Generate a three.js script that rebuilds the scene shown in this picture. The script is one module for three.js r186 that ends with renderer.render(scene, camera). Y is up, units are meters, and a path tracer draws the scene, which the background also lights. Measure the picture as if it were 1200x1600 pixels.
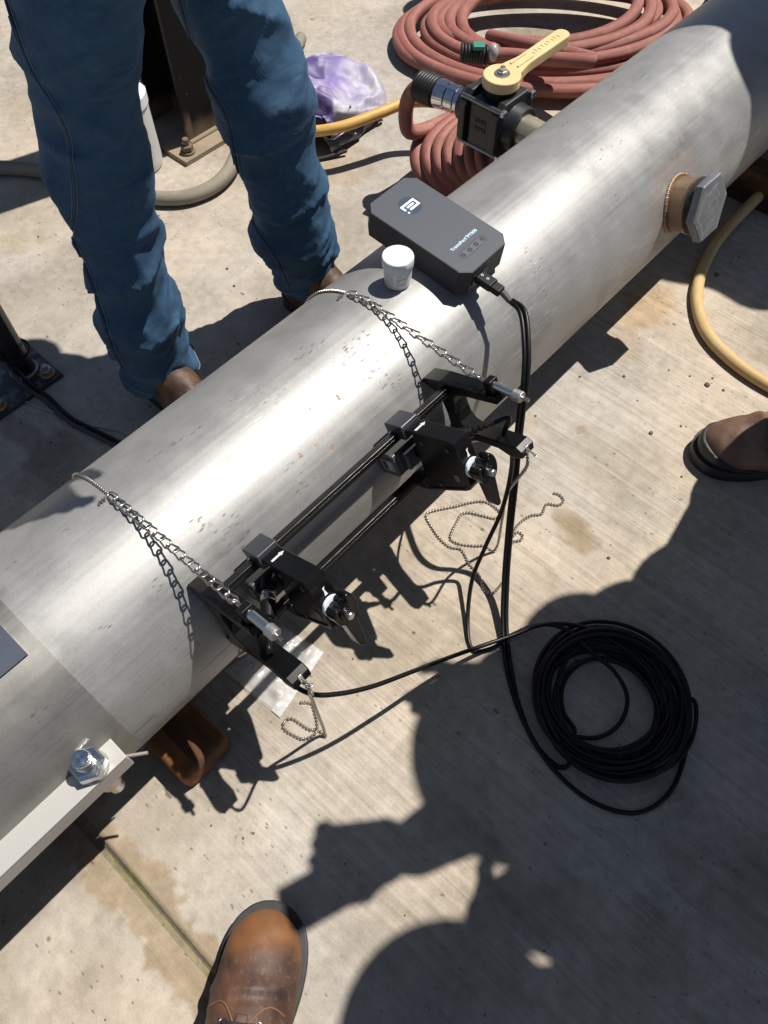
import * as THREE from 'three';
import { mergeGeometries, toCreasedNormals } from 'three/addons/utils/BufferGeometryUtils.js';
import { RoundedBoxGeometry } from 'three/addons/geometries/RoundedBoxGeometry.js';

// ------------------------------------------------------------------ camera, sky, sun, exposure
const scene = new THREE.Scene();
const CAM_H = 1.164, PITCH = 59 * Math.PI / 180, FPX = 1200;
const camera = new THREE.PerspectiveCamera(67.38, 0.75, 0.02, 300);
camera.position.set(0, CAM_H, 0);
camera.lookAt(0, CAM_H - Math.sin(PITCH), -Math.cos(PITCH));
const renderer = new THREE.WebGLRenderer({ antialias: true });
renderer.setSize(768, 1024);
renderer.toneMapping = THREE.LinearToneMapping;
renderer.toneMappingExposure = 1.52;
renderer.shadowMap.enabled = true;
const SUN = new THREE.Vector3(0.36376, 0.90468, -0.22189).normalize();   // towards the sun, from the shadows of the clamps
const sun = new THREE.DirectionalLight(new THREE.Color().setRGB(1.0, 0.945, 0.86), 4.2);
sun.position.copy(SUN).multiplyScalar(12);
sun.castShadow = true; sun.shadow.mapSize.set(4096, 4096);
Object.assign(sun.shadow.camera, { left: -4, right: 4, top: 4, bottom: -4, near: 1, far: 30 });
scene.add(sun, sun.target);
{ // clear blue sky, brighter to the horizon and round the sun
  const w = 512, h = 256, a = new Float32Array(w * h * 4);
  for (let j = 0; j < h; j++) for (let i = 0; i < w; i++) {
    const el = (j / (h - 1) - 0.5) * Math.PI, az = (i / w - 0.5) * 2 * Math.PI, y = Math.sin(el);
    const x = Math.cos(el) * Math.cos(az), z = Math.cos(el) * Math.sin(az);
    const k = Math.pow(1 - Math.max(0, y), 2.6), c = Math.max(0, x * SUN.x + y * SUN.y + z * SUN.z), g = 0.07 * Math.pow(c, 8) + 0.18 * Math.pow(c, 60);
    const o = (j * w + i) * 4, dn = y < 0 ? 0.5 : 1;
    a[o] = (0.045 + 0.13 * k + g) * dn; a[o + 1] = (0.074 + 0.135 * k + g) * dn; a[o + 2] = (0.135 + 0.13 * k + g * 0.95) * dn; a[o + 3] = 1;
  }
  const t = new THREE.DataTexture(a, w, h, THREE.RGBAFormat, THREE.FloatType);
  t.mapping = THREE.EquirectangularReflectionMapping; t.magFilter = THREE.LinearFilter; t.needsUpdate = true;
  scene.background = t; scene.environment = t;
}

// ------------------------------------------------------------------ frames: picture ray, ground, pipe, clamping fixture
const V = (x, y, z) => new THREE.Vector3(x, y, z);
const R = 0.162, AN = 0.549, AY = 0.2231, TH = 28 * Math.PI / 180;
const D = V(0.669, 0, -0.743).normalize(), N = V(-0.743, 0, -0.669).normalize(), UP = V(0, 1, 0), Q = N.clone().negate();
const ER = Q.clone().multiplyScalar(Math.cos(TH)).addScaledVector(UP, Math.sin(TH)), ET = UP.clone().multiplyScalar(Math.cos(TH)).addScaledVector(N, Math.sin(TH));
const AX = N.clone().multiplyScalar(AN).setY(AY);
const mix = (a, b, t) => a + (b - a) * t, clamp = (x, a = 0, b = 1) => Math.min(b, Math.max(a, x)), sst = (a, b, x) => { const t = clamp((x - a) / (b - a)); return t * t * (3 - 2 * t); };
function ray(u, v) { const cx = (u - 600) / FPX, cy = (800 - v) / FPX, s = Math.sin(PITCH), c = Math.cos(PITCH); return V(cx, -s + cy * c, -(c + cy * s)); }
function G(u, v, h = 0) { const r = ray(u, v); return r.multiplyScalar((CAM_H - h) / -r.y).setY(h); }               // picture point on the level h
const W = (s, n, y) => D.clone().multiplyScalar(s).addScaledVector(N, n).setY(y);                                     // along the pipe, away from the camera, up
function PS(u, v, r = R) {                                                                                             // picture point on the pipe: [s, angle from the top towards the camera]
  const q = ray(u, v), a = q.dot(Q), b = q.y, oq = AN, oy = CAM_H - AY, A = a * a + b * b, B = 2 * (oq * a + oy * b), C = oq * oq + oy * oy - r * r, dd = Math.max(0, B * B - 4 * A * C);
  const t = (-B - Math.sqrt(dd)) / 2 / A, P = q.multiplyScalar(t).add(V(0, CAM_H, 0));
  return [P.dot(D), Math.atan2(P.dot(Q) + AN, P.y - AY)];
}
const FRAMES = {
  world: new THREE.Matrix4(),
  pipe: new THREE.Matrix4().makeBasis(D, UP, Q).setPosition(AX),          // x along the pipe, y up, z towards the camera, from the axis
  fix: new THREE.Matrix4().makeBasis(D, ET, ER).setPosition(AX),          // x along the pipe, y tangent, z radial
};
const toWorld = (f, x, y, z) => V(x, y, z).applyMatrix4(FRAMES[f]);
const inFrame = (f, p) => p.clone().applyMatrix4(FRAMES[f].clone().invert());

// ------------------------------------------------------------------ noise
let seed = 7;
const rnd = () => { seed = (seed + 0x6d2b79f5) | 0; let t = Math.imul(seed ^ (seed >>> 15), 1 | seed); t = (t + Math.imul(t ^ (t >>> 7), 61 | t)) ^ t; return ((t ^ (t >>> 14)) >>> 0) / 4294967296; };
const rr = (a, b) => a + (b - a) * rnd();
const TAB = new Float32Array(65536); for (let i = 0; i < 65536; i++) TAB[i] = rnd();
const hs = (x, y, z = 0) => TAB[(Math.imul(x, 73856093) ^ Math.imul(y, 19349663) ^ Math.imul(z, 83492791)) & 65535];
function n2(x, y) { const i = Math.floor(x), j = Math.floor(y); let f = x - i, g = y - j; f = f * f * (3 - 2 * f); g = g * g * (3 - 2 * g); const a = hs(i, j), b = hs(i + 1, j), c = hs(i, j + 1), d = hs(i + 1, j + 1); return a + (b - a) * f + (c - a) * g + (a - b - c + d) * f * g; }
function n3(x, y, z) { const k = Math.floor(z); let h = z - k; h = h * h * (3 - 2 * h); const i = Math.floor(x), j = Math.floor(y); let f = x - i, g = y - j; f = f * f * (3 - 2 * f); g = g * g * (3 - 2 * g); const e = (k) => { const a = hs(i, j, k), b = hs(i + 1, j, k), c = hs(i, j + 1, k), d = hs(i + 1, j + 1, k); return a + (b - a) * f + (c - a) * g + (a - b - c + d) * f * g; }; return e(k) * (1 - h) + e(k + 1) * h; }
const fb = (x, y, o = 4) => { let s = 0, a = 0.5, t = 0; for (let i = 0; i < o; i++) { s += a * n2(x, y); t += a; a *= 0.5; x = x * 2.03 + 17.1; y = y * 2.01 + 5.3; } return s / t; };

// ------------------------------------------------------------------ textures
const enc = (c) => (c <= 0.0031308 ? 12.92 * c : 1.055 * Math.pow(c, 1 / 2.4) - 0.055) * 255;
function tex(w, h, fn, srgb = true, wrap = THREE.RepeatWrapping) {      // fn(i, j, out) with linear out for colours; row 0 is v = 0
  const a = new Uint8Array(w * h * 4), o = [0, 0, 0];
  for (let j = 0; j < h; j++) for (let i = 0; i < w; i++) { fn(i, j, o); const k = (j * w + i) * 4; for (let c = 0; c < 3; c++) a[k + c] = clamp(srgb ? enc(clamp(o[c])) : o[c] * 255, 0, 255); a[k + 3] = 255; }
  const t = new THREE.DataTexture(a, w, h); t.magFilter = THREE.LinearFilter; t.minFilter = THREE.LinearFilter; t.wrapS = t.wrapT = wrap; if (srgb) t.colorSpace = THREE.SRGBColorSpace; t.needsUpdate = true; return t;
}
function canvasTex(w, h, draw) { const c = document.createElement('canvas'); c.width = w; c.height = h; draw(c.getContext('2d'), w, h); const t = new THREE.CanvasTexture(c); t.colorSpace = THREE.SRGBColorSpace; return t; }
const grey = (w, fn) => tex(w, w, (i, j, o) => { o[0] = o[1] = o[2] = fn(i / w, j / w, i, j); }, false);
const RGB = (r, g, b) => new THREE.Color().setRGB(r, g, b);
const std = (r, g, b, rough = 0.6, metal = 0, more = {}) => new THREE.MeshStandardMaterial({ color: RGB(r, g, b), roughness: rough, metalness: metal, side: THREE.DoubleSide, ...more });
const phys = (r, g, b, rough, metal, more = {}) => new THREE.MeshPhysicalMaterial({ color: RGB(r, g, b), roughness: rough, metalness: metal, side: THREE.DoubleSide, ...more });
const wrapN = (w, f) => (u, v) => { // tiling noise by blending
  const a = f(u, v), b = f(u - 1, v), c = f(u, v - 1), d = f(u - 1, v - 1), x = sst(0.7, 1, u), y = sst(0.7, 1, v); return (a * (1 - x) + b * x) * (1 - y) + (c * (1 - x) + d * x) * y; };
const speck = grey(256, wrapN(1, (u, v) => 0.5 * fb(u * 20, v * 20, 3) + 0.5 * n2(u * 110, v * 110)));
const patch = grey(256, wrapN(1, (u, v) => fb(u * 5 + 9, v * 5, 5)));
const tinted = (w, c0, c1, f) => tex(w, w, (i, j, o) => { const k = clamp(f(i / w, j / w)); for (let c = 0; c < 3; c++) o[c] = mix(c0[c], c1[c], k); });

// ------------------------------------------------------------------ scene graph helpers
const taken = {};
const numbered = (n) => { const k = taken[n] = (taken[n] ?? -1) + 1; return k ? n + '_' + String(k).padStart(3, '0') : n; };
function thing(name, label, category, { o = [0, 0, 0], frame = 'world', group, kind } = {}) {
  const g = new THREE.Group(); g.name = numbered(name);
  const M = FRAMES[frame]; g.quaternion.setFromRotationMatrix(M); g.position.copy(V(...o).applyMatrix4(M));
  g.userData = { label, category }; if (group) g.userData.group = group; if (kind) g.userData.kind = kind;
  Object.defineProperty(g, 'org', { value: V(...o), enumerable: false });
  scene.add(g); return g;
}
function part(t, name, geo, mat, parent = t, label) {              // geo in the absolute coordinates of the thing's frame
  const m = new THREE.Mesh(geo.translate(-t.org.x, -t.org.y, -t.org.z), mat); m.name = name; m.castShadow = m.receiveShadow = true; if (label) m.userData.label = label;
  parent.add(m); return m;
}
function lone(name, label, category, geo, mat, o, { group, kind } = {}) {
  const m = new THREE.Mesh(geo.translate(-o[0], -o[1], -o[2]), mat); m.name = numbered(name); m.position.set(...o); m.castShadow = m.receiveShadow = true;
  m.userData = kind === 'structure' ? { kind } : { label, category }; if (group) m.userData.group = group; if (kind) m.userData.kind = kind; scene.add(m); return m;
}
const merge = (l) => mergeGeometries(l.map((g) => { const c = g.index ? g.toNonIndexed() : g; for (const k of Object.keys(c.attributes)) if (!['position', 'normal', 'uv'].includes(k)) c.deleteAttribute(k); return c; }));
const box = (w, h, d, x, y, z, r = 0.0015) => new RoundedBoxGeometry(w, h, d, 2, Math.min(r, w / 2.1, h / 2.1, d / 2.1)).translate(x, y, z);
const alignY = (g, a, b) => { const d = b.clone().sub(a), q = new THREE.Quaternion().setFromUnitVectors(UP, d.clone().normalize()); return g.applyQuaternion(q).translate((a.x + b.x) / 2, (a.y + b.y) / 2, (a.z + b.z) / 2); };
const rod = (a, b, r0, r1 = r0, seg = 20) => alignY(bevCyl(r0, r1, a.distanceTo(b), seg), a, b);
function bevCyl(r0, r1, h, seg = 24, e = Math.min(0.0012, h * 0.2, r0 * 0.3)) { // r0 at the bottom, chamfered ends
  const p = [[0, -h / 2], [r0 - e, -h / 2], [r0, -h / 2 + e], [r1, h / 2 - e], [r1 - e, h / 2], [0, h / 2]].map(([x, y]) => new THREE.Vector2(x, y));
  return toCreasedNormals(new THREE.LatheGeometry(p, seg), 0.5);
}
const hexNut = (a, b, r) => alignY(toCreasedNormals(new THREE.LatheGeometry([[0, -0.5], [r * 0.86, -0.5], [r, -0.38], [r, 0.38], [r * 0.86, 0.5], [0, 0.5]].map(([x, y]) => new THREE.Vector2(x, y * a.distanceTo(b))), 6), 0.3), a, b);
const curve = (pts, closed = false, ten = 0.5) => new THREE.CatmullRomCurve3(pts, closed, 'centripetal', ten);
const tube = (pts, r, { seg = pts.length * 8, rad = 10, closed = false, cap = true } = {}) => {
  const c = curve(pts, closed), t = new THREE.TubeGeometry(c, seg, r, rad, closed), L = c.getLength(), uv = t.attributes.uv; for (let i = 0; i < uv.count; i++) uv.setXY(i, uv.getX(i) * L, uv.getY(i) * r * 6.283);
  if (closed || !cap) return t; return merge([t, new THREE.SphereGeometry(r, rad, 6).translate(...pts[0]), new THREE.SphereGeometry(r, rad, 6).translate(...pts[pts.length - 1])]);
};
const ext = (pts, depth, bevel = 0.001, seg = 1) => { // polygon (x, y) extruded along z, centred on z = 0
  const s = pts instanceof THREE.Shape ? pts : new THREE.Shape(pts.map(([x, y]) => new THREE.Vector2(x, y)));
  const g = new THREE.ExtrudeGeometry(s, { depth: depth - 2 * bevel, bevelEnabled: bevel > 0, bevelThickness: bevel, bevelSize: bevel, bevelOffset: -bevel, bevelSegments: seg, curveSegments: 16 }); return g.translate(0, 0, -depth / 2 + bevel);
};
// profile given as (radial, tangential), width along the pipe at x
const prof = (pts, width, x, bevel = 0.0012) => { const g = ext(pts.map(([r, t]) => [-r, t]), width, bevel, 2); g.rotateY(Math.PI / 2); return g.translate(x, 0, 0); };
const beadGeo = new THREE.IcosahedronGeometry(1, 1);
const beads = (pts, sp, r) => { const c = curve(pts), n = Math.round(c.getLength() / sp), l = []; for (let i = 0; i <= n; i++) { const p = c.getPointAt(i / n); l.push(beadGeo.clone().scale(r, r, r).translate(p.x, p.y, p.z)); } const g = merge(l); g.computeVertexNormals(); const p = g.attributes.position; return g; };
const worldUV = (g, f) => { const p = g.attributes.position, a = new Float32Array(p.count * 2); for (let i = 0; i < p.count; i++) { const [u, v] = f(p.getX(i), p.getY(i), p.getZ(i)); a[2 * i] = u; a[2 * i + 1] = v; } g.setAttribute('uv', new THREE.BufferAttribute(a, 2)); return g; };

// surface nets: the zero surface of f inside a box, as an indexed smooth mesh
function nets(f, lo, hi, h) {
  const nx = Math.ceil((hi[0] - lo[0]) / h) + 1, ny = Math.ceil((hi[1] - lo[1]) / h) + 1, nz = Math.ceil((hi[2] - lo[2]) / h) + 1, val = new Float32Array(nx * ny * nz), at = (i, j, k) => i + nx * (j + ny * k);
  for (let k = 0; k < nz; k++) for (let j = 0; j < ny; j++) for (let i = 0; i < nx;) { // skip far from the surface
    const d = f(lo[0] + i * h, lo[1] + j * h, lo[2] + k * h), id = at(i, j, k); val[id] = d; i++;
    let sk = Math.floor((Math.abs(d) * 0.6) / h) - 1; while (sk-- > 0 && i < nx) { val[at(i, j, k)] = d; i++; }
  }
  const idx = new Int32Array(nx * ny * nz).fill(-1), pos = [], tri = [], E = [[0, 1], [0, 2], [0, 4], [1, 3], [1, 5], [2, 3], [2, 6], [3, 7], [4, 5], [4, 6], [5, 7], [6, 7]], c = new Float32Array(8);
  for (let k = 0; k < nz - 1; k++) for (let j = 0; j < ny - 1; j++) for (let i = 0; i < nx - 1; i++) {
    let neg = 0; for (let m = 0; m < 8; m++) { c[m] = val[at(i + (m & 1), j + ((m >> 1) & 1), k + (m >> 2))]; if (c[m] < 0) neg++; }
    if (neg === 0 || neg === 8) continue;
    let x = 0, y = 0, z = 0, n = 0;
    for (const [a, b] of E) if ((c[a] < 0) !== (c[b] < 0)) { const t = c[a] / (c[a] - c[b]); x += (a & 1) + t * ((b & 1) - (a & 1)); y += ((a >> 1) & 1) + t * (((b >> 1) & 1) - ((a >> 1) & 1)); z += (a >> 2) + t * ((b >> 2) - (a >> 2)); n++; }
    idx[at(i, j, k)] = pos.length / 3; pos.push(lo[0] + (i + x / n) * h, lo[1] + (j + y / n) * h, lo[2] + (k + z / n) * h);
  }
  const quad = (a, b, c, d, flip) => { if (a < 0 || b < 0 || c < 0 || d < 0) return; flip ? tri.push(a, c, b, a, d, c) : tri.push(a, b, c, a, c, d); };
  for (let k = 1; k < nz - 1; k++) for (let j = 1; j < ny - 1; j++) for (let i = 1; i < nx - 1; i++) {
    const s = val[at(i, j, k)] < 0;
    if (s !== val[at(i + 1, j, k)] < 0) quad(idx[at(i, j - 1, k - 1)], idx[at(i, j, k - 1)], idx[at(i, j, k)], idx[at(i, j - 1, k)], !s);
    if (s !== val[at(i, j + 1, k)] < 0) quad(idx[at(i - 1, j, k - 1)], idx[at(i - 1, j, k)], idx[at(i, j, k)], idx[at(i, j, k - 1)], !s);
    if (s !== val[at(i, j, k + 1)] < 0) quad(idx[at(i - 1, j - 1, k)], idx[at(i, j - 1, k)], idx[at(i, j, k)], idx[at(i - 1, j, k)], !s);
  }
  const g = new THREE.BufferGeometry(); g.setAttribute('position', new THREE.Float32BufferAttribute(pos, 3)); g.setIndex(tri); g.computeVertexNormals(); return worldUV(g, (x, y, z) => [x + z, y]);
}
const smin = (a, b, k) => { const h = Math.max(k - Math.abs(a - b), 0) / k; return Math.min(a, b) - h * h * k * 0.25; };
function bones(list, k) { // [a, b, ra, rb] -> smooth union of tapered capsules
  const L = list.map(([a, b, ra, rb]) => { const d = b.clone().sub(a); return [a.x, a.y, a.z, d.x, d.y, d.z, 1 / Math.max(1e-9, d.lengthSq()), ra, rb - ra]; });
  return (x, y, z) => { let m = 9; for (const b of L) { const px = x - b[0], py = y - b[1], pz = z - b[2], t = clamp((px * b[3] + py * b[4] + pz * b[5]) * b[6]), ex = px - t * b[3], ey = py - t * b[4], ez = pz - t * b[5], d = Math.sqrt(ex * ex + ey * ey + ez * ez) - b[7] - b[8] * t; m = m > 8 ? d : smin(m, d, k); } return m; };
}
const ell = (c, r) => (x, y, z) => { const a = (x - c[0]) / r[0], b = (y - c[1]) / r[1], d = (z - c[2]) / r[2], k = Math.sqrt(a * a + b * b + d * d); return (k - 1) * Math.min(r[0], r[1], r[2]); };

console.log('helpers');

// ------------------------------------------------------------------ ground: broomed concrete with a tooled joint
const GS0 = -0.6, GN0 = -0.7, GL = 3.4, GT = 2048;
const gsn = (u, v) => { const p = G(u, v); return [p.dot(D), p.dot(N)]; };
{
  // stains that the photograph shows: [picture point, radius along s, radius along n, colour, strength, raggedness]
  const ST = [[1010, 480, 0.1, 0.07, [0.3, 0.2, 0.1], 0.6, 0.7], [985, 530, 0.06, 0.05, [0.3, 0.22, 0.13], 0.4, 0.7], [910, 670, 0.02, 0.012, [0.2, 0.15, 0.1], 0.6, 0.5], [915, 850, 0.03, 0.05, [0.2, 0.15, 0.09], 0.75, 1], [895, 820, 0.02, 0.045, [0.22, 0.165, 0.1], 0.6, 1], [860, 900, 0.02, 0.025, [0.24, 0.19, 0.12], 0.45, 1],
    [540, 262, 0.1, 0.07, [0.27, 0.21, 0.14], 0.45, 0.35], [480, 250, 0.12, 0.08, [0.29, 0.23, 0.16], 0.35, 0.4], [20, 385, 0.03, 0.05, [0.27, 0.22, 0.15], 0.5, 0.3], [60, 330, 0.12, 0.1, [0.27, 0.22, 0.15], 0.35, 0.4], [330, 180, 0.13, 0.22, [0.27, 0.21, 0.14], 0.5, 0.35], [360, 1250, 0.035, 0.01, [0.42, 0.25, 0.12], 0.5, 0.8],
    [760, 850, 0.02, 0.02, [0.24, 0.18, 0.12], 0.3, 0.5], [820, 660, 0.03, 0.03, [0.26, 0.2, 0.13], 0.3, 0.6], [700, 1290, 0.06, 0.05, [0.2, 0.17, 0.13], 0.3, 0.7], [1050, 60, 0.06, 0.1, [0.22, 0.17, 0.11], 0.5, 0.4], [830, 80, 0.14, 0.14, [0.16, 0.13, 0.09], 0.7, 0.45], [850, 1430, 0.05, 0.09, [0.16, 0.13, 0.1], 0.35, 0.8],
    [980, 1340, 0.05, 0.1, [0.42, 0.4, 0.36], 0.25, 0.7], [230, 1420, 0.06, 0.05, [0.42, 0.39, 0.34], 0.35, 0.5], [75, 1480, 0.07, 0.05, [0.42, 0.39, 0.34], 0.3, 0.6], [440, 1280, 0.05, 0.09, [0.4, 0.38, 0.34], 0.3, 0.8], [60, 690, 0.05, 0.12, [0.13, 0.11, 0.09], 0.45, 0.9], [100, 740, 0.08, 0.1, [0.15, 0.13, 0.1], 0.35, 0.9], [1000, 1530, 0.1, 0.08, [0.18, 0.15, 0.1], 0.3, 0.9]]
    .map(([u, v, a, b, c, k, g]) => { const [s, n] = gsn(u, v); return [s, n, a, b, c, k, g]; });
  const pits = new Float32Array(GT * GT), bx = (s) => Math.round((s - GS0) / GL * GT), by = (n) => Math.round((n - GN0) / GL * GT);
  for (let m = 0; m < 9000; m++) { const s = rr(GS0, GS0 + GL), n = rr(GN0, GN0 + GL); if (fb(s * 6, n * 6, 3) < 0.5 && rnd() < 0.85) continue; const r = rnd() < 0.03 ? rr(1.2, 1.9) : rr(0.4, 0.9), i0 = bx(s), j0 = by(n), q = Math.ceil(r + 1), el = rr(1, 2.2); for (let j = -2 * q; j <= 2 * q; j++) for (let i = -q; i <= q; i++) { const x = i0 + i, y = j0 + j; if (x < 0 || y < 0 || x >= GT || y >= GT) continue; pits[y * GT + x] = Math.max(pits[y * GT + x], clamp((r + 0.3 - Math.hypot(i, j / el)) * 1.6) * rr(0.6, 1)); } }
  const hgt = new Float32Array(GT * GT);
  const bake = (f, m = 512) => { const a = new Float32Array((m + 1) * (m + 1)); for (let j = 0; j <= m; j++) for (let i = 0; i <= m; i++) a[j * (m + 1) + i] = f(GS0 + i / m * GL, GN0 + j / m * GL); return (i, j) => { const x = i * m / GT, y = j * m / GT, p = x | 0, q = y | 0, e = x - p, g = y - q, k = q * (m + 1) + p; return (a[k] * (1 - e) + a[k + 1] * e) * (1 - g) + (a[k + m + 1] * (1 - e) + a[k + m + 2] * e) * g; }; };
  const bNear = bake((s, n) => sst(0.85, 0.35, n + 0.18 * (fb(s * 3, n * 3, 2) - 0.5)) * sst(-0.1, 0.06, s)), bW = bake((s, n) => 0.012 * (fb(s * 5, n * 5, 2) - 0.5)), bMot = bake((s, n) => fb(s * 2.2 + 4, n * 2.2, 4)), bBlo = bake((s, n) => fb(s * 9 + 2, n * 9, 5), 1024), bGri = bake((s, n) => sst(0.5, 0.72, fb(s * 4.7 + 11, n * 5.1, 5)) * 0.42, 1024), bEdge = bake((s, n) => (fb(s * 26, n * 14, 4) - 0.5) * 2.4, 1024), bJ = bake((s, n) => (fb(s * 38, n * 38, 5) - 0.5) * 0.06, 1024);
  const map = tex(GT, GT, (i, j, o) => {
    const s = GS0 + (i + 0.5) / GT * GL, n = GN0 + (j + 0.5) / GT * GL, k = j * GT + i;
    const near = bNear(i, j), w = bW(i, j);
    const l1 = n2((s + w) * 420, n * 9 + 3), l2 = n2((s + w) * 170 + 31, n * 5), l3 = n2((s + w) * 60, n * 3.1), mot = bMot(i, j), blo = bBlo(i, j), gr = hs(i, j), gm = fb(s * 80, n * 80, 2);
    const br = (0.5 * l1 + 0.3 * l2 + 0.2 * l3 - 0.5) * (0.2 + 0.8 * near);
    let b = 1 + br * 0.42 + (blo - 0.5) * 0.4 + (gm - 0.5) * 0.3 + (gr - 0.5) * 0.16;
    const warm = clamp((mot - 0.5) * 3.2 + 0.45 + (n > 0.8 ? 0.15 : 0)); let c0 = mix(0.34, 0.39, warm), c1 = mix(0.31, 0.33, warm), c2 = mix(0.275, 0.262, warm);
    const grime = bGri(i, j), ed = bEdge(i, j); c0 = mix(c0, 0.2, grime); c1 = mix(c1, 0.17, grime); c2 = mix(c2, 0.125, grime);
    for (const q of ST) { const a = (s - q[0]) / q[2], e = (n - q[1]) / q[3], r2 = a * a + e * e; if (r2 > 3.6) continue; const rad = Math.sqrt(r2); const edge = 1 + ed * q[6]; const m = sst(edge + 0.12, edge - 0.12 - 0.5 * q[6], rad) * q[5]; c0 = mix(c0, q[4][0], m); c1 = mix(c1, q[4][1], m); c2 = mix(c2, q[4][2], m); }
    const dj = Math.abs(s + 0.157), jm = sst(0.046, 0.03, dj + bJ(i, j)) * 0.85; if (jm > 0) { const t = fb(s * 60, n * 60, 3); c0 = mix(c0, 0.2 + 0.09 * t, jm); c1 = mix(c1, 0.155 + 0.07 * t, jm); c2 = mix(c2, 0.1 + 0.05 * t, jm); }
    if (s < -0.142 && s > -0.158) { const t = n2(s * 500, n * 200), moss = sst(0.55, 0.75, fb(n * 12, s * 40, 3)); const e2 = fb(s * 90, n * 25, 3); c0 = mix(0.12, 0.24, e2 * t + 0.3 * e2) * (1 - 0.2 * moss); c1 = mix(0.1, 0.2, e2 * t + 0.3 * e2); c2 = mix(0.06, 0.12, e2) * (1 - 0.4 * moss); }
    const pt = pits[k]; b *= 1 - 0.72 * pt; o[0] = c0 * b; o[1] = c1 * b; o[2] = c2 * b;
    hgt[k] = clamp(0.6 + br * 0.55 + (gr - 0.5) * 0.12 + (gm - 0.5) * 0.25 - pt * 0.6);
  }, true, THREE.MirroredRepeatWrapping);
  const bump = tex(GT, GT, (i, j, o) => { o[0] = o[1] = o[2] = hgt[j * GT + i]; }, false, THREE.MirroredRepeatWrapping);
  const mat = std(1, 1, 1, 0.93, 0, { map, bumpMap: bump, bumpScale: 0.0024 });
  const P = [[-16, 0], [-0.186, 0], [-0.179, -0.0025], [-0.174, -0.0045], [-0.16, -0.0055], [-0.1555, -0.0075], [-0.1505, -0.008], [-0.1475, -0.0055], [-0.1445, -0.0018], [-0.139, 0], [16, 0]], pos = [];
  for (let i = 0; i < P.length - 1; i++) { const [s0, y0] = P[i], [s1, y1] = P[i + 1], a = W(s0, -16, y0), b = W(s1, -16, y1), c = W(s1, 16, y1), d = W(s0, 16, y0); pos.push(a, b, c, a, c, d); }
  const g = new THREE.BufferGeometry().setFromPoints(pos); g.computeVertexNormals(); worldUV(g, (x, y, z) => { const p = V(x, 0, z); return [(p.dot(D) - GS0) / GL, (p.dot(N) - GN0) / GL]; });
  lone('ground', '', '', g, mat, [0, 0, 0], { kind: 'structure' });
  // loose grit on the slab
  const l = []; const stone = (x, z, r) => { const q = new THREE.IcosahedronGeometry(r, 1), p = q.attributes.position; for (let i = 0; i < p.count; i++) { const k = 0.75 + 0.5 * n3(p.getX(i) / r * 1.3 + x * 90, p.getY(i) / r * 1.3, p.getZ(i) / r * 1.3 + z * 90); p.setXYZ(i, p.getX(i) * k, p.getY(i) * k * 0.65, p.getZ(i) * k); } q.computeVertexNormals(); l.push(q.translate(x, r * 0.35, z)); };
  for (const [u, v, r] of [[975, 588, 4], [906, 589, 3], [1105, 602, 7], [1130, 610, 3.5], [1113, 591, 3], [1078, 588, 3], [1045, 579, 2.5], [1017, 677, 5], [1064, 666, 3], [837, 650, 3], [996, 626, 2], [951, 872, 4], [1120, 430, 7], [1065, 745, 3], [366, 447, 4], [355, 420, 4], [405, 390, 3], [60, 370, 3], [380, 1310, 2.5], [396, 1302, 2.5], [330, 1290, 2], [540, 1350, 2]]) { const p = G(u, v); stone(p.x, p.z, r * 0.0008); }
  for (let i = 0; i < 240; i++) { const p = W(rr(-0.4, 2.4), rr(-0.4, 2.2), 0); stone(p.x, p.z, rr(0.0007, 0.0016)); }
  lone('grit', 'loose dark grit and small pebbles scattered over the concrete', 'grit', merge(l), std(0.13, 0.105, 0.08, 0.95), [0, 0, 0], { kind: 'stuff' });
}
console.log('ground');

// ------------------------------------------------------------------ materials
const blackMetal = phys(0.004, 0.004, 0.0045, 0.3, 0, { specularIntensity: 0.6, bumpMap: speck, bumpScale: 0.00005 });
const blackGloss = phys(0.004, 0.004, 0.0045, 0.2, 0, { specularIntensity: 0.7 });
const rubber = phys(0.005, 0.005, 0.0055, 0.4, 0, { specularIntensity: 0.6 });
const steel = std(0.62, 0.61, 0.59, 0.3, 1, { bumpMap: speck, bumpScale: 0.00006 });
const zinc = std(0.6, 0.62, 0.64, 0.38, 1, { roughnessMap: patch, bumpMap: speck, bumpScale: 0.00015 });
const nickel = std(0.56, 0.52, 0.46, 0.26, 1);
const chainSteel = std(0.5, 0.47, 0.43, 0.28, 1);
const whitePlastic = phys(0.78, 0.79, 0.8, 0.35, 0);

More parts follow.
